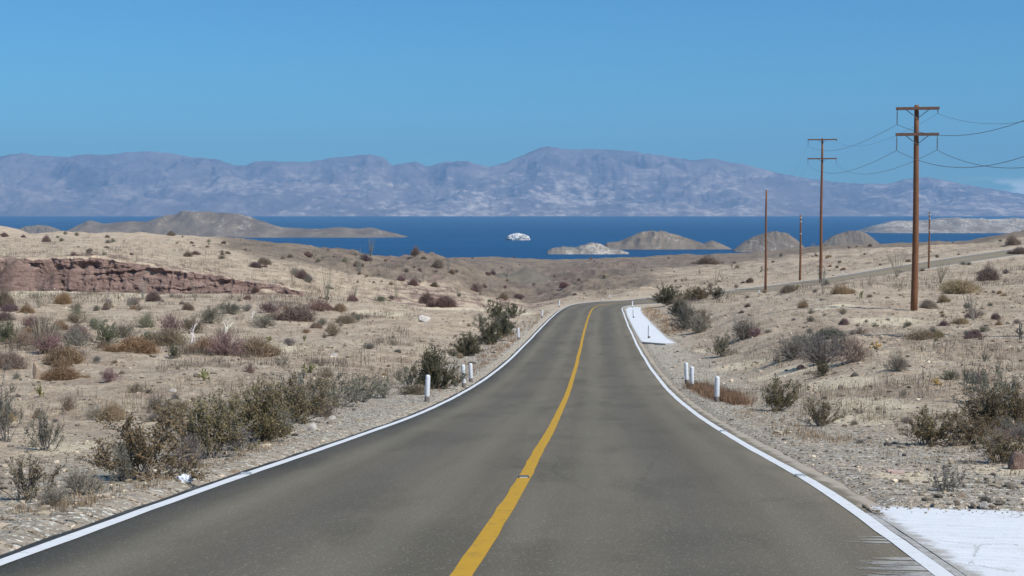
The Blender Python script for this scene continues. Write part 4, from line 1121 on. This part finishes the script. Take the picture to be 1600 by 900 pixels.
# ------------------------------------------------------------------ shrubs read off the photograph: kind, foot px, foot row, width px, height px, colour, label, short phrase
H_ = [
 ('dense',1092,468,46,20,'olive','olive creosote hiding the road just right of the mound cap',None),
 ('creosote',1122,466,40,18,'dark','dark creosote hiding the road before the leftmost bare pole',None),
 ('twiggy',292,730,96,73,'dgrey','grey bare branches between the largest creosote and the next one',None),
 ('twiggy',372,704,90,64,'grey','grey bare bush in the gap of the roadside thicket middle',None),
 ('twiggy',438,676,84,64,'grey','grey twigs under the dark right end of the thicket',None),
 ('twiggy',500,648,84,50,'grey','grey twigs linking the thicket end to the thin grey-green creosote',None),
 ('creosote',300,690,110,60,'bronze','bronze creosote rising behind the tall olive one',None),
 ('creosote',375,668,110,52,'olive','olive creosote standing behind the thicket middle',None),
 ('twiggy',85,790,90,50,'grey','low grey twigs in front of the lower left creosote',None),
 ('sparse',560,628,70,44,'greyg','grey-green thin creosote farthest right along the thicket row',None),
 ('sparse',430,640,80,46,'greyg','thin creosote behind the dark right end of the thicket',None),
 ('twiggy',1262,552,96,50,'greyg','grey-green bush along the top of the wide thicket',None),
 ('twiggy',1310,556,96,54,'grey','tall grey bush at the back of the wide thicket',None),
 ('twiggy',1090,520,70,40,'grey','grey bare bush low on the mound by the bend',None),
 ('twiggy',1060,486,60,30,'brown','brown bare bush just under the dark cap of the mound',None),
 ('sparse',1575,650,90,60,'greyg','thin grey-green creosote over the high dark one',None),
 ('twiggy',1560,700,70,46,'grey','grey twigs between the creosote pair and the reddish boulder',None),
 ('twiggy',35,540,70,36,'brown','brown bare bush left of the splayed wands',None),
 ('twiggy',195,528,74,36,'grey','grey bare bush above the wide rusty bush',None),
 ('twiggy',300,520,80,40,'brown','brown bare bush around the foot of the white snags',None),
 ('twiggy',410,512,80,34,'grey','grey bare bush right of the pale forked snag',None),
 ('twiggy',235,538,60,34,'greyg','grey-green bush right of the green leafy bush',None),
 ('twiggy',120,505,60,28,'brown','brown bare bush at the upper edge of the scrub band',None),
 ('twiggy',360,490,70,28,'greyg','grey-green bush at the top of the scrub band behind the snags',None),
 # roadside thicket on the left, near to far
 ('creosote',232,748,190,111,'bronze','largest leafy olive creosote bush, right behind the white plastic bag','the largest creosote bush'),
 ('creosote',330,716,150,97,'olive','tall olive creosote joined to the right side of the largest one',None),
 ('dense',405,690,140,87,'olive','dense olive creosote in the middle of the roadside thicket',None),
 ('creosote',462,660,120,73,'olive','dark creosote ending the thicket above the chalky white rock',None),
 ('sparse',528,636,120,57,'greyg','thin grey-green creosote past the end of the thicket',None),
 ('sparse',470,632,90,60,'greyg','thin grey-green creosote behind the dark end of the thicket',None),
 ('sparse',40,782,125,80,'bronze','sparse bronze creosote at the lower left corner','the lower left creosote'),
 ('twiggy',128,772,120,66,'grey','low bare grey bush between the corner creosote and the largest one',None),
 ('twiggy',190,752,70,90,'dgrey','crooked bare branches leaning out left of the largest creosote',None),
 ('sparse',70,704,84,66,'greyg','lone thin creosote on pale sand, left of the thicket','the lone thin creosote'),
 ('sparse',8,690,60,90,'greyg','thin creosote cut by the left edge of the photo',None),
 ('creosote',268,656,95,34,'bronze','low wide bronze creosote just behind the thicket',None),
 ('twiggy',345,652,60,46,'dgrey','bare dark bush poking up behind the middle of the thicket',None),
 ('brushy',176,656,44,36,'tan','tan dry bush on sand above the largest creosote',None),
 ('twiggy',148,655,56,34,'grey','grey bare bush beside the tan dry bush on sand',None),
 ('twiggy',246,640,52,34,'dgrey','dark bare bush between the low pale rock and the thicket',None),
 ('twiggy',212,614,50,24,'brown','flat brown bare bush left of the low pale rock',None),
 # posts and the road edge, left
 ('dense',682,607,92,62,'dark','round dark creosote behind the nearest left post','the round dark creosote'),
 ('sparse',640,606,62,40,'greyg','thin grey creosote left of the round dark creosote',None),
 ('brushy',652,616,60,18,'brown','low brown dry bush at the foot of the nearest left post',None),
 ('sparse',600,622,74,34,'greyg','thin low creosote along the shoulder left of the nearest post',None),
 ('dense',728,556,64,36,'dark','dark creosote in the row above the left-hand post pair',None),
 ('dense',762,538,66,36,'dark','dark creosote in the row before the lone left post','the dark creosote row'),
 ('dense',788,524,56,34,'dark','right end creosote of the row, above the orange grass',None),
 ('creosote',778,500,44,30,'dark','leafy creosote crown over the pale gravel spur','the creosote on the gravel spur'),
 ('creosote',800,497,34,26,'dark','small creosote right of the crown over the gravel spur',None),
 ('sparse',752,510,44,22,'greyg','thin grey creosote at the left of the gravel spur bushes',None),
 # the left plain
 ('ocotillo',66,553,74,66,'wand','large grey bush of splayed wands on the far left plain','the large splayed-wand bush'),
 ('twiggy',72,552,88,50,'purple','purple-brown bare bush wrapped round the splayed wands',None),
 ('twiggy',122,540,66,40,'grey','grey bare bush right of the splayed wands',None),
 ('brushy',100,569,76,32,'rust','rusty dome bush below the splayed wands',None),
 ('brushy',98,592,70,24,'rust','flat rusty bush beside the upright pale stone',None),
 ('brushy',14,576,64,36,'brown','brown dome bush at the left edge, mid plain',None),
 ('twiggy',172,596,52,34,'purple','maroon twiggy bush alone on sand','the maroon bush'),
 ('creosote',165,537,50,34,'green','green leafy bush among brown scrub on the left plain','the green leafy bush'),
 ('brushy',205,550,80,28,'rust','wide rusty bush right of the green leafy bush',None),
 ('twiggy',356,556,96,54,'purple','big purple-brown bush in the middle of the left plain','the big purple-brown bush'),
 ('brushy',398,556,74,30,'rust','rusty brown bush on the right flank of the purple-brown one',None),
 ('brushy',318,550,60,26,'rust','rusty bush on the left flank of the purple-brown one',None),
 ('twiggy',265,520,64,42,'purple','dusky purple bush behind the white snags',None),
 ('brushy',262,540,70,34,'brown','brown bush below the dusky purple one',None),
 ('twiggy',50,512,54,30,'purple','dusky bush above the splayed wands at far left',None),
 ('creosote',14,538,44,40,'green','green bush at the left edge under the red bank plain',None),
 ('twiggy',150,515,50,32,'greyg','grey-green bare bush in the scrub band',None),
 ('twiggy',228,512,52,34,'greyg','grey-green airy bush in the middle of the scrub band',None),
 ('brushy',455,500,80,26,'brown','long brown bush at the right end of the scrub band',None),
 ('twiggy',500,486,70,28,'purple','purple-brown bush on the lip of the plain right of the scrub band','the plain-lip bush'),
 ('twiggy',420,488,70,24,'purple','dusky brown bush where the scrub band meets the wash',None),
 ('twiggy',330,505,64,40,'greyg','grey-green bare bush behind the pale forked snag',None),
 ('snag',300,536,26,42,'white','pale leaning dead trunk left of the big purple-brown bush',None),
 ('snag',352,524,26,36,'white','pale forked dead trunk rising from the big purple-brown bush',None),
 ('snag',183,500,14,18,'white','small pale dead branch in the scrub band',None),
 ('snag',393,496,24,16,'white','low pale dead limbs behind the big purple-brown bush',None),
 ('creosote',272,560,22,24,'dark','small dark green bush left of the rusty flank bush',None),
 ('twiggy',452,540,36,20,'dgrey','small dark bush above the lone rock on the plain',None),
 ('cholla',63,621,12,30,'cactus','thin yellow-green cactus standing on sand at far left',None),
 ('cholla',320,595,22,26,'cactus','branching yellow-green cactus above the thicket',None),
 ('cholla',484,583,22,24,'cactus','cactus clump of upright stems below the lone rock','the upright cactus clump'),
 ('cholla',397,614,10,22,'cactus','single yellow-green cactus poking above the thicket',None),
 ('cholla',420,534,18,16,'cactus','small dark cactus right of the big purple-brown bush',None),
 ('cholla',476,532,10,16,'cactus','small cactus on the gravel slope above the lone rock',None),
 ('twiggy',390,583,30,24,'purple','tiny reddish bare bush above the thicket middle',None),
 ('twiggy',512,590,44,24,'brown','brown bare bush right of the upright cactus clump',None),
 ('twiggy',575,545,40,16,'dgrey','dark bare bush right of the lone rock on the plain',None),
 ('ocotillo',62,481,32,30,'wand','bushy grey ocotillo below the red bank at far left',None),
 ('ocotillo',172,483,24,28,'wand','thin ocotillo in front of the dark gap in the bank',None),
 ('ocotillo',205,482,24,26,'wand','thin ocotillo right of the one before the bank gap',None),
 ('ocotillo',223,468,18,42,'wand','tall pale ocotillo against the red bank','the tall bank ocotillo'),
 ('ocotillo',305,470,16,36,'wand','tall ocotillo at the right end of the red bank',None),
 ('ocotillo',430,490,22,40,'wand','pale slim ocotillo at the edge of the wash',None),
 ('ocotillo',620,466,14,40,'wand','slim ocotillo in the dark scrub of the wash','the slim wash ocotillo'),
 ('brushy',10,480,30,34,'brown','brown bush at the left edge before the red bank',None),
 ('brushy',100,474,30,22,'rust','rusty bush on the pale strip under the red bank',None),
 # right side, bend mound to frame edge
 ('dense',1046,476,62,30,'dark','dark green bush capping the mound at the bend','the mound at the bend'),
 ('creosote',1080,470,50,20,'olive','olive bush right of the mound cap beside the far road',None),
 ('twiggy',1072,514,88,54,'dgrey','dark grey bare bush filling the mound face',None),
 ('dense',1066,496,50,26,'dark','dark leafy bush on the mound face',None),
 ('twiggy',1100,506,44,34,'brown','brown bare bush at the right of the mound',None),
 ('twiggy',1162,530,84,46,'grey','round grey bush right of the mound','the round grey bush'),
 ('twiggy',1180,526,40,24,'purple','reddish bush hugging the right of the round grey bush',None),
 ('creosote',1130,557,48,36,'greyg','dark thin creosote at the start of the sandy track',None),
 ('twiggy',1236,562,96,56,'grey','left grey bush of the wide thicket on the right slope',None),
 ('twiggy',1285,568,112,66,'grey','middle grey bush of the wide thicket, largest','the wide grey thicket'),
 ('twiggy',1332,566,90,58,'brown','right brown bush of the wide thicket',None),
 ('brushy',1302,528,70,20,'greyg','pale grey-green bush behind the wide thicket',None),
 ('creosote',1283,588,40,26,'dark','small dark creosote with a red rock by the sandy track',None),
 ('twiggy',1402,580,66,40,'grey','grey bare bush on the bank end beside the track',None),
 ('creosote',1214,642,82,54,'olive','open olive creosote beside the rusty grass','the open creosote'),
 ('creosote',1281,666,62,46,'olive','smaller open creosote below the sandy track',None),
 ('creosote',1447,694,108,58,'olive','left olive creosote of the pair above the flat rock','the right creosote pair'),
 ('creosote',1512,694,104,52,'bronze','right bronze creosote of the pair above the flat rock',None),
 ('dense',1545,672,116,64,'olive','dark creosote high behind the pair','the high dark creosote'),
 ('creosote',1595,672,100,72,'olive','dark creosote cut by the right edge',None),
 ('sparse',1545,628,110,62,'greyg','thin grey creosote on the upper right slope',None),
 ('creosote',1562,722,96,54,'bronze','bronze creosote leaning over the reddish boulder',None),
 ('twiggy',1595,690,60,50,'dgrey','bare bush behind the reddish boulder',None),
 ('twiggy',1484,594,56,28,'greyg','low grey-green bush right of the golden cactus',None),
 ('twiggy',1530,600,60,30,'grey','low grey bush below the upper right slope rock',None),
 ('sparse',1478,768,82,46,'grey','sparse grey twig plant above the near limewashed apron','the sparse twig plant'),
 ('twiggy',1540,785,44,22,'dgrey','low dark twigs beside the rounded white stone',None),
 ('cholla',1464,602,18,18,'gold','small golden cactus on the right slope','the golden cactus'),
 ('cholla',1369,546,20,18,'gold','golden cactus clump right of the wide thicket',None),
 ('cholla',1345,466,10,22,'cactus','dark branching cactus between the two crossarm poles','the dark branching cactus'),
 ('cholla',1245,452,12,12,'cactus','small cactus at the foot of the short bare pole',None),
 ('cholla',1594,530,18,32,'dgrey','dark dead cactus at the right edge of the slope',None),
 ('ocotillo',1522,500,44,46,'wand','grey ocotillo on the slope right of the tallest pole','the slope ocotillo'),
 ('twiggy',1520,498,40,26,'purple','reddish bush at the foot of the slope ocotillo',None),
 ('ocotillo',1402,432,36,44,'wand','leaning ocotillo left of the tallest pole, by the road',None),
 ('ocotillo',1470,441,36,38,'wand','ocotillo right of the shortest bare pole',None),
 ('ocotillo',1360,447,22,22,'wand','small ocotillo below the climbing road',None),
 ('brushy',1500,456,78,24,'tan','wide tan dry bush right of the shortest bare pole','the wide tan bush'),
 ('brushy',1318,459,46,16,'tan','low tan bush between the crossarm poles',None),
 ('brushy',1545,438,40,24,'brown','brown bush on the upper right slope below the road',None),
 ('brushy',1450,482,30,18,'brown','brown bush at the foot of the tallest pole',None),
 ('twiggy',1345,522,36,16,'brown','low brown bush above the right of the wide thicket',None),
 ('brushy',1440,530,60,16,'brown','long low brown bush on the mid right slope',None),
 ('brushy',1590,398,30,14,'brown','dark brown bush above the climbing road at right',None),
 ('brushy',1580,383,26,16,'brown','brown skyline bush at the far right crest','the right crest bush'),
 ('brushy',650,399,16,14,'brown','brown bush alone on the sandy knoll crest','the sandy knoll bush'),
 ('brushy',73,378,14,11,'purple','dark round bush on the left hilltop','the left hilltop bush'),
 ('brushy',690,480,46,20,'purple','dusky bush in the wash behind the gravel spur',None),
 ('twiggy',745,455,40,22,'purple','reddish bare bush on the knoll flank','the knoll-flank bush'),
 ('ocotillo',1275,398,18,20,'wand','skyline ocotillo behind the second crossarm pole',None),
 ('brushy',1105,412,44,12,'brown','flat brown bush on the crest before the bay islands',None),
 ('ocotillo',1118,446,16,26,'wand','tall dark ocotillo on the slope across the bend',None),
 ('ocotillo',1094,430,10,14,'wand','small dark ocotillo higher on the slope across the bend',None),
]
rgh = random.Random(21)
for kind, px, py, w, h, col, label, ref in H_:
    p = hit(px, py); k = p[1] / F
    grp = {'creosote': 'leafy creosote bushes', 'dense': 'leafy creosote bushes', 'sparse': 'leafy creosote bushes', 'twiggy': 'bare twiggy bushes', 'brushy': 'dry dome bushes', 'ocotillo': 'ocotillos', 'cholla': 'cacti', 'snag': 'dead trees'}[kind]
    plant(kind, p, w * k, h * k, col, label, grp, rng=rgh)
    if ref: ANCH.append((px, py, ref))

# ------------------------------------------------------------------ small scrub scattered over the land, each a thing of its own
def place_ok(p, r, marg=4.6):
    la, _, _ = road_at(p[0], p[1])
    if abs(la[0]) < marg: return False
    if in_pads(p[0], p[1], .6): return False
    return all((p[0] - a) ** 2 + (p[1] - b) ** 2 > (r + c) ** 2 * .45 for a, b, c in KEEP)
REG = [  # px0, px1, row0, row1, count, kinds, size range (m), phrase
 (0, 600, 500, 660, 44, (('twiggy', 'grey'), ('twiggy', 'brown'), ('brushy', 'tan'), ('sparse', 'greyg'), ('twiggy', 'dgrey')), (.3, .75)),
 (0, 560, 464, 545, 62, (('brushy', 'brown'), ('twiggy', 'greyg'), ('brushy', 'purple'), ('twiggy', 'grey'), ('brushy', 'rust'), ('twiggy', 'brown')), (.7, 1.7)),
 (0, 560, 366, 402, 44, (('brushy', 'brown'), ('brushy', 'purple'), ('twiggy', 'greyg')), (.8, 1.8)),
 (330, 900, 400, 474, 96, (('brushy', 'brown'), ('brushy', 'purple'), ('twiggy', 'greyg'), ('twiggy', 'brown'), ('twiggy', 'grey'), ('ocotillo', 'wand')), (1.0, 2.4)),
 (900, 1300, 398, 462, 60, (('brushy', 'brown'), ('brushy', 'tan'), ('twiggy', 'greyg'), ('twiggy', 'brown'), ('twiggy', 'grey'), ('ocotillo', 'wand')), (.9, 2.0)),
 (1270, 1600, 372, 440, 34, (('brushy', 'brown'), ('brushy', 'tan'), ('twiggy', 'greyg'), ('twiggy', 'grey')), (.7, 1.7)),
 (1150, 1600, 440, 560, 60, (('twiggy', 'grey'), ('twiggy', 'brown'), ('brushy', 'tan'), ('twiggy', 'greyg'), ('brushy', 'purple')), (.35, .95)),
 (1220, 1600, 560, 760, 16, (('twiggy', 'grey'), ('twiggy', 'dgrey'), ('sparse', 'greyg')), (.22, .5)),
 (560, 760, 490, 590, 16, (('twiggy', 'grey'), ('twiggy', 'brown'), ('brushy', 'tan')), (.25, .6)),
]
CW = {'grey': 'grey', 'brown': 'brown', 'tan': 'tan', 'greyg': 'grey-green', 'dgrey': 'dark grey', 'purple': 'dusky purple', 'rust': 'rusty', 'wand': 'grey'}
KW = {'twiggy': 'bare bush', 'brushy': 'dry bush', 'sparse': 'thin creosote', 'ocotillo': 'ocotillo'}
rs = random.Random(77); used = {}
for px0, px1, r0, r1, cnt, kinds, sz in REG:
    n = 0; tries = 0
    while n < cnt and tries < cnt * 16:
        tries += 1
        px, py = rs.uniform(px0, px1), rs.uniform(r0, r1)
        p = hit(px, py)
        if p[1] > 640 or rs.random() > .32 + 1.5 * float(fbm(p[0] / 14 + 2, p[1] / 22, 2)[()]): continue
        w = sz[0] * .8 + (sz[1] * 1.1 - sz[0] * .8) * rs.random() ** 1.8; kind, col = kinds[rs.randrange(len(kinds))]
        if not place_ok(p, w * .5): continue
        h = w * {'ocotillo': rs.uniform(1.3, 2.2), 'brushy': rs.uniform(.42, .62), 'twiggy': rs.uniform(.45, .7), 'sparse': rs.uniform(.6, .8)}[kind]
        a = min(ANCH, key=lambda q: (q[0] - px) ** 2 + ((q[1] - py) * 1.6) ** 2)
        dx, dy = px - a[0], py - a[1]; far_ = math.hypot(dx, dy) > 60
        rel = ('right of' if dx > 0 else 'left of') if abs(dx) > 1.3 * abs(dy) else ('below' if dy > 0 else 'above')
        rel = ('farther ' if far_ else 'close ') + rel
        wd = 'small' if w * F / p[1] < 14 else 'low'
        label = f"{wd} {CW[col]} {KW[kind]} {rel} {a[2]}"
        used.setdefault(label, []).append(plant(kind, p, w, h, col, label, 'small scrub scattered over the sand', rng=rs))
        n += 1
ORD = ('first', 'second', 'third', 'fourth', 'fifth', 'sixth', 'seventh', 'eighth', 'ninth', 'tenth', 'eleventh', 'twelfth')
for label, os_ in used.items():                                   # look-alikes by the same landmark: told apart by their order across the view
    if len(os_) == 1: continue
    os_.sort(key=lambda o: o.location.x / o.location.y)
    for k, o in enumerate(os_):
        n = len(os_)
        w = ('left of two' if k == 0 else 'right of two') if n == 2 else 'leftmost' if k == 0 else 'rightmost' if k == n - 1 else ('middle' if n == 3 else ORD[min(k, 11)] + ' from left')
        o['label'] = f'{w}, {label}'

# ------------------------------------------------------------------ uncountable ground cover: weeds, dry grass, gravel
def scatter_pts(n, px0, px1, r0, r1, rng, marg=3.75, dens=None):
    out = []
    px = rng.uniform(px0, px1, n); py = rng.uniform(r0, r1, n)
    us = np.round(px / 6) * 6
    for c in np.unique(us):
        m = us == c
        u, _ = uv_of(c, 500); d = np.exp(np.linspace(math.log(7), math.log(560), 700)); g = terrain(u * d, d); sl = g / d
        run = np.maximum.accumulate(sl)
        for a, b in zip(px[m], py[m]):
            v = uv_of(a, b)[1]; k = np.searchsorted(run, v)
            if 0 < k < len(d):
                t = (v - run[k - 1]) / (run[k] - run[k - 1] + 1e-9); dd = d[k - 1] + (d[k] - d[k - 1]) * min(max(t, 0), 1); out.append((uv_of(a, 500)[0] * dd, dd))
    o = np.array(out); la, _, _ = road_at(o[:, 0], o[:, 1]); o = o[np.abs(la) > marg]
    o = o[~(in_poly(o[:, 0], o[:, 1], PADS[0], .15) | in_poly(o[:, 0], o[:, 1], PADS[1], .15))]
    if dens is not None: o = o[dens(o) > rng.rand(len(o))]
    return np.column_stack([o, terrain(o[:, 0], o[:, 1])])
def tufts(name, P, size, rng, blades=14, cols=None, spread=.5, matk='grass', lean=.5):
    """many thin bent blades, one object"""
    n = len(P); mb = MB()
    base = np.repeat(P, blades, 0); s = np.repeat(size, blades)[:, None]
    th = rng.uniform(0, 2 * math.pi, n * blades); ph = np.abs(rng.normal(0, lean, n * blades))
    off = rng.normal(0, spread, (n * blades, 2)) * s * .5
    a = base.copy(); a[:, :2] += off; a[:, 2] -= .01
    D = np.stack([np.cos(th) * np.sin(ph), np.sin(th) * np.sin(ph), np.cos(ph)], 1) * s * rng.uniform(.5, 1.1, (n * blades, 1))
    q = np.stack([-np.sin(th), np.cos(th), 0 * th], 1) * (s * .012 + .0018)
    m = a + D * .55 + np.array((0, 0, .06)) * s; b = a + D
    v = np.stack([a - q, a + q, m + q * .8, m - q * .8, b], 1).reshape(-1, 3); k = np.arange(n * blades)[:, None] * 5
    mb.add(v, k + [0, 1, 2, 3], k + [3, 2, 4], np.repeat(np.repeat(rng.uniform(.6, 1.3, n), blades) * rng.uniform(.75, 1.25, n * blades), 5))
    o = link(name, mb.mesh(name), M[matk]); o.color = (cols[0] * 1.3, cols[1] * 1.3, cols[2] * 1.3, 1); return tag(o, kind='stuff')
rg = np.random.RandomState(5)
def zone(pts, n, rad, rng):
    """points round a polyline given in photo pixels"""
    W = np.array([hit(*q)[:2] for q in pts]); seg = rng.randint(0, len(W) - 1, n); t = rng.rand(n, 1)
    o = W[seg] * (1 - t) + W[seg + 1] * t + rng.normal(0, 1, (n, 2)) * np.array(rad)
    la, _, _ = road_at(o[:, 0], o[:, 1]); o = o[np.abs(la) > 3.85]
    return np.column_stack([o, terrain(o[:, 0], o[:, 1])])
P = zone([(1090, 606), (1112, 618), (1135, 625), (1152, 630)], 430, (.16, .9), rg); tufts('dry_grass', P, rg.uniform(.12, .5, len(P)) * rg.uniform(.6, 1, len(P)), rg, 26, (.225, .142, .088, 1), .6, lean=.65)
P = zone([(790, 545), (812, 522), (850, 500), (868, 492)], 420, (.7, 2.5), rg); tufts('dry_grass', P, rg.uniform(.10, .34, len(P)), rg, 14, (.285, .18, .10, 1), .7)
P = zone([(700, 612), (745, 590), (775, 558), (792, 540)], 300, (.5, 1.2), rg); tufts('dry_grass', P, rg.uniform(.08, .28, len(P)), rg, 14, (.285, .175, .10, 1), .7)
P = zone([(60, 800), (140, 785), (250, 752), (340, 722), (420, 690)], 190, (.22, .3), rg); tufts('dry_grass', P, rg.uniform(.04, .13, len(P)), rg, 14, (.26, .19, .12, 1), .8)
P = zone([(1010, 482), (1022, 492), (1040, 506), (1060, 522)], 260, (.5, 1.5), rg); tufts('dry_grass', P, rg.uniform(.15, .42, len(P)), rg, 14, (.285, .19, .11, 1), .7)
P = zone([(1180, 640), (1230, 672), (1300, 690)], 160, (.4, .6), rg); tufts('dry_grass', P, rg.uniform(.05, .16, len(P)), rg, 12, (.29, .20, .12, 1), .8)
dens = lambda o: np.clip(.45 + 1.1 * fbm(o[:, 0] / 9, o[:, 1] / 14, 3), .03, 1)
P = scatter_pts(8500, -60, 1660, 385, 660, rg, 5.2, dens); tufts('dry_weeds', P, rg.uniform(.08, .34, len(P)), rg, 12, (.25, .195, .135, 1), .9, lean=.7)
P = scatter_pts(4200, -60, 1660, 385, 620, rg, 5.5, dens); tufts('dry_weeds', P, rg.uniform(.10, .42, len(P)), rg, 14, (.165, .125, .090, 1), .9, lean=.7)
P = scatter_pts(1300, -60, 1660, 600, 800, rg, 5.0, dens); tufts('dry_weeds', P, rg.uniform(.05, .16, len(P)), rg, 12, (.24, .18, .12, 1), .9, lean=.7)
P = scatter_pts(8500, -60, 1660, 372, 474, rg, 6.5, dens); P = P[P[:, 1] > 120]; tufts('dry_weeds', P, rg.uniform(.25, .85, len(P)), rg, 16, (.150, .117, .090, 1), 1.1, lean=.8)
P = scatter_pts(3000, -60, 1660, 372, 474, rg, 6.5); P = P[P[:, 1] > 120]; tufts('dry_weeds', P, rg.uniform(.2, .6, len(P)), rg, 16, (.20, .165, .105, 1), 1.1, lean=.8)
clump = lambda o: sstep(.02, .42, fbm(o[:, 0] / 7 + 3, o[:, 1] / 12, 3)) * (.25 + .75 * sstep(-.1, .3, fbm(o[:, 0] / 30, o[:, 1] / 30 + 5, 2)))
P = scatter_pts(4600, -60, 640, 455, 575, rg, 9.0, clump); tufts('dry_scrub', P, rg.uniform(.18, .62, len(P)), rg, 34, (.175, .138, .108, 1), 1.2, lean=.8)
P = scatter_pts(2400, -60, 660, 455, 620, rg, 9.0, clump); tufts('dry_scrub', P, rg.uniform(.18, .5, len(P)), rg, 34, (.150, .135, .092, 1), 1.2, lean=.8)
P = scatter_pts(1000, 1120, 1660, 380, 600, rg, 8.0, clump); tufts('dry_scrub', P, rg.uniform(.15, .42, len(P)), rg, 30, (.170, .142, .105, 1), 1.2, lean=.8)
def stones(name, P, size, rng):
    bm = bmesh.new(); bmesh.ops.create_icosphere(bm, subdivisions=1, radius=.5); b = np.array([v.co[:] for v in bm.verts]); f = np.array([[v.index for v in q.verts] for q in bm.faces]); bm.free()
    n = len(P); V = b[None] * (1 + rng.uniform(-.3, .3, (n, len(b), 1))) * size[:, None, None] * np.stack([rng.uniform(.7, 1.4, n), rng.uniform(.7, 1.3, n), rng.uniform(.4, .8, n)], 1)[:, None, :]
    a = rng.uniform(0, 6.28, n); c, s = np.cos(a)[:, None], np.sin(a)[:, None]
    V = np.stack([V[..., 0] * c - V[..., 1] * s, V[..., 0] * s + V[..., 1] * c, V[..., 2]], -1) + (P + np.column_stack([0 * a, 0 * a, size * .12]))[:, None, :]
    F_ = (f[None] + np.arange(n)[:, None, None] * len(b)).reshape(-1, 3)
    sh = rng.choice([.35, .6, .8, 1.0, 1.25, 1.75], n, p=[.14, .22, .26, .2, .12, .06]) * rng.uniform(.85, 1.15, n)
    me = make_mesh(name, V.reshape(-1, 3), F_, False, {'shade': np.repeat(sh, len(b))})
    o = link(name, me, M['stone_mix']); o.color = (.38, .315, .235, 1); return tag(o, kind='stuff')
def verge(n, d0, d1, l0, l1, side, rng):
    d = np.exp(rng.uniform(math.log(d0), math.log(d1), n)); i = np.searchsorted(PATH[:len(PATH) // 2, 1], d); la = side * (l0 + (l1 - l0) * rng.rand(n) ** 1.4)
    x, y = PATH[i, 0] + RIGHT[i, 0] * la, PATH[i, 1] + RIGHT[i, 1] * la
    ok = ~(in_poly(x, y, PADS[0], .1) | in_poly(x, y, PADS[1], .1)); x, y = x[ok], y[ok]
    return np.column_stack([x, y, terrain(x, y)])
for side in (-1, 1):
    P = verge(9000, 9, 75, 3.55, 7.6, side, rg); stones('gravel', P, np.clip(rg.lognormal(-3.75, .5, len(P)), .012, .11), rg)
P = scatter_pts(15000, -60, 1660, 400, 860, rg, 4.0); 
sz = np.clip(rg.lognormal(-2.9, .6, len(P)), .03, .26); stones('gravel', P, sz * np.clip(P[:, 1] / 45, .5, 1.5), rg)

# grit carried onto the near apron
q = PADS[0]; n = 420
e = np.array([q[k] for k in range(len(q) - 6, len(q) - 1)]); k = rg.randint(0, len(e) - 1, n); t = rg.rand(n, 1)
pp = e[k] * (1 - t) + e[k + 1] * t; pp[:, 1] -= np.abs(rg.normal(0, .28, n)) ** 1.2; la, zr, _ = road_at(pp[:, 0], pp[:, 1])
stones('gravel', np.column_stack([pp, zr + .010 - .025 * np.clip(np.abs(la) - 3.4, 0, 9)]), np.clip(rg.lognormal(-4.2, .5, n), .008, .05), rg)
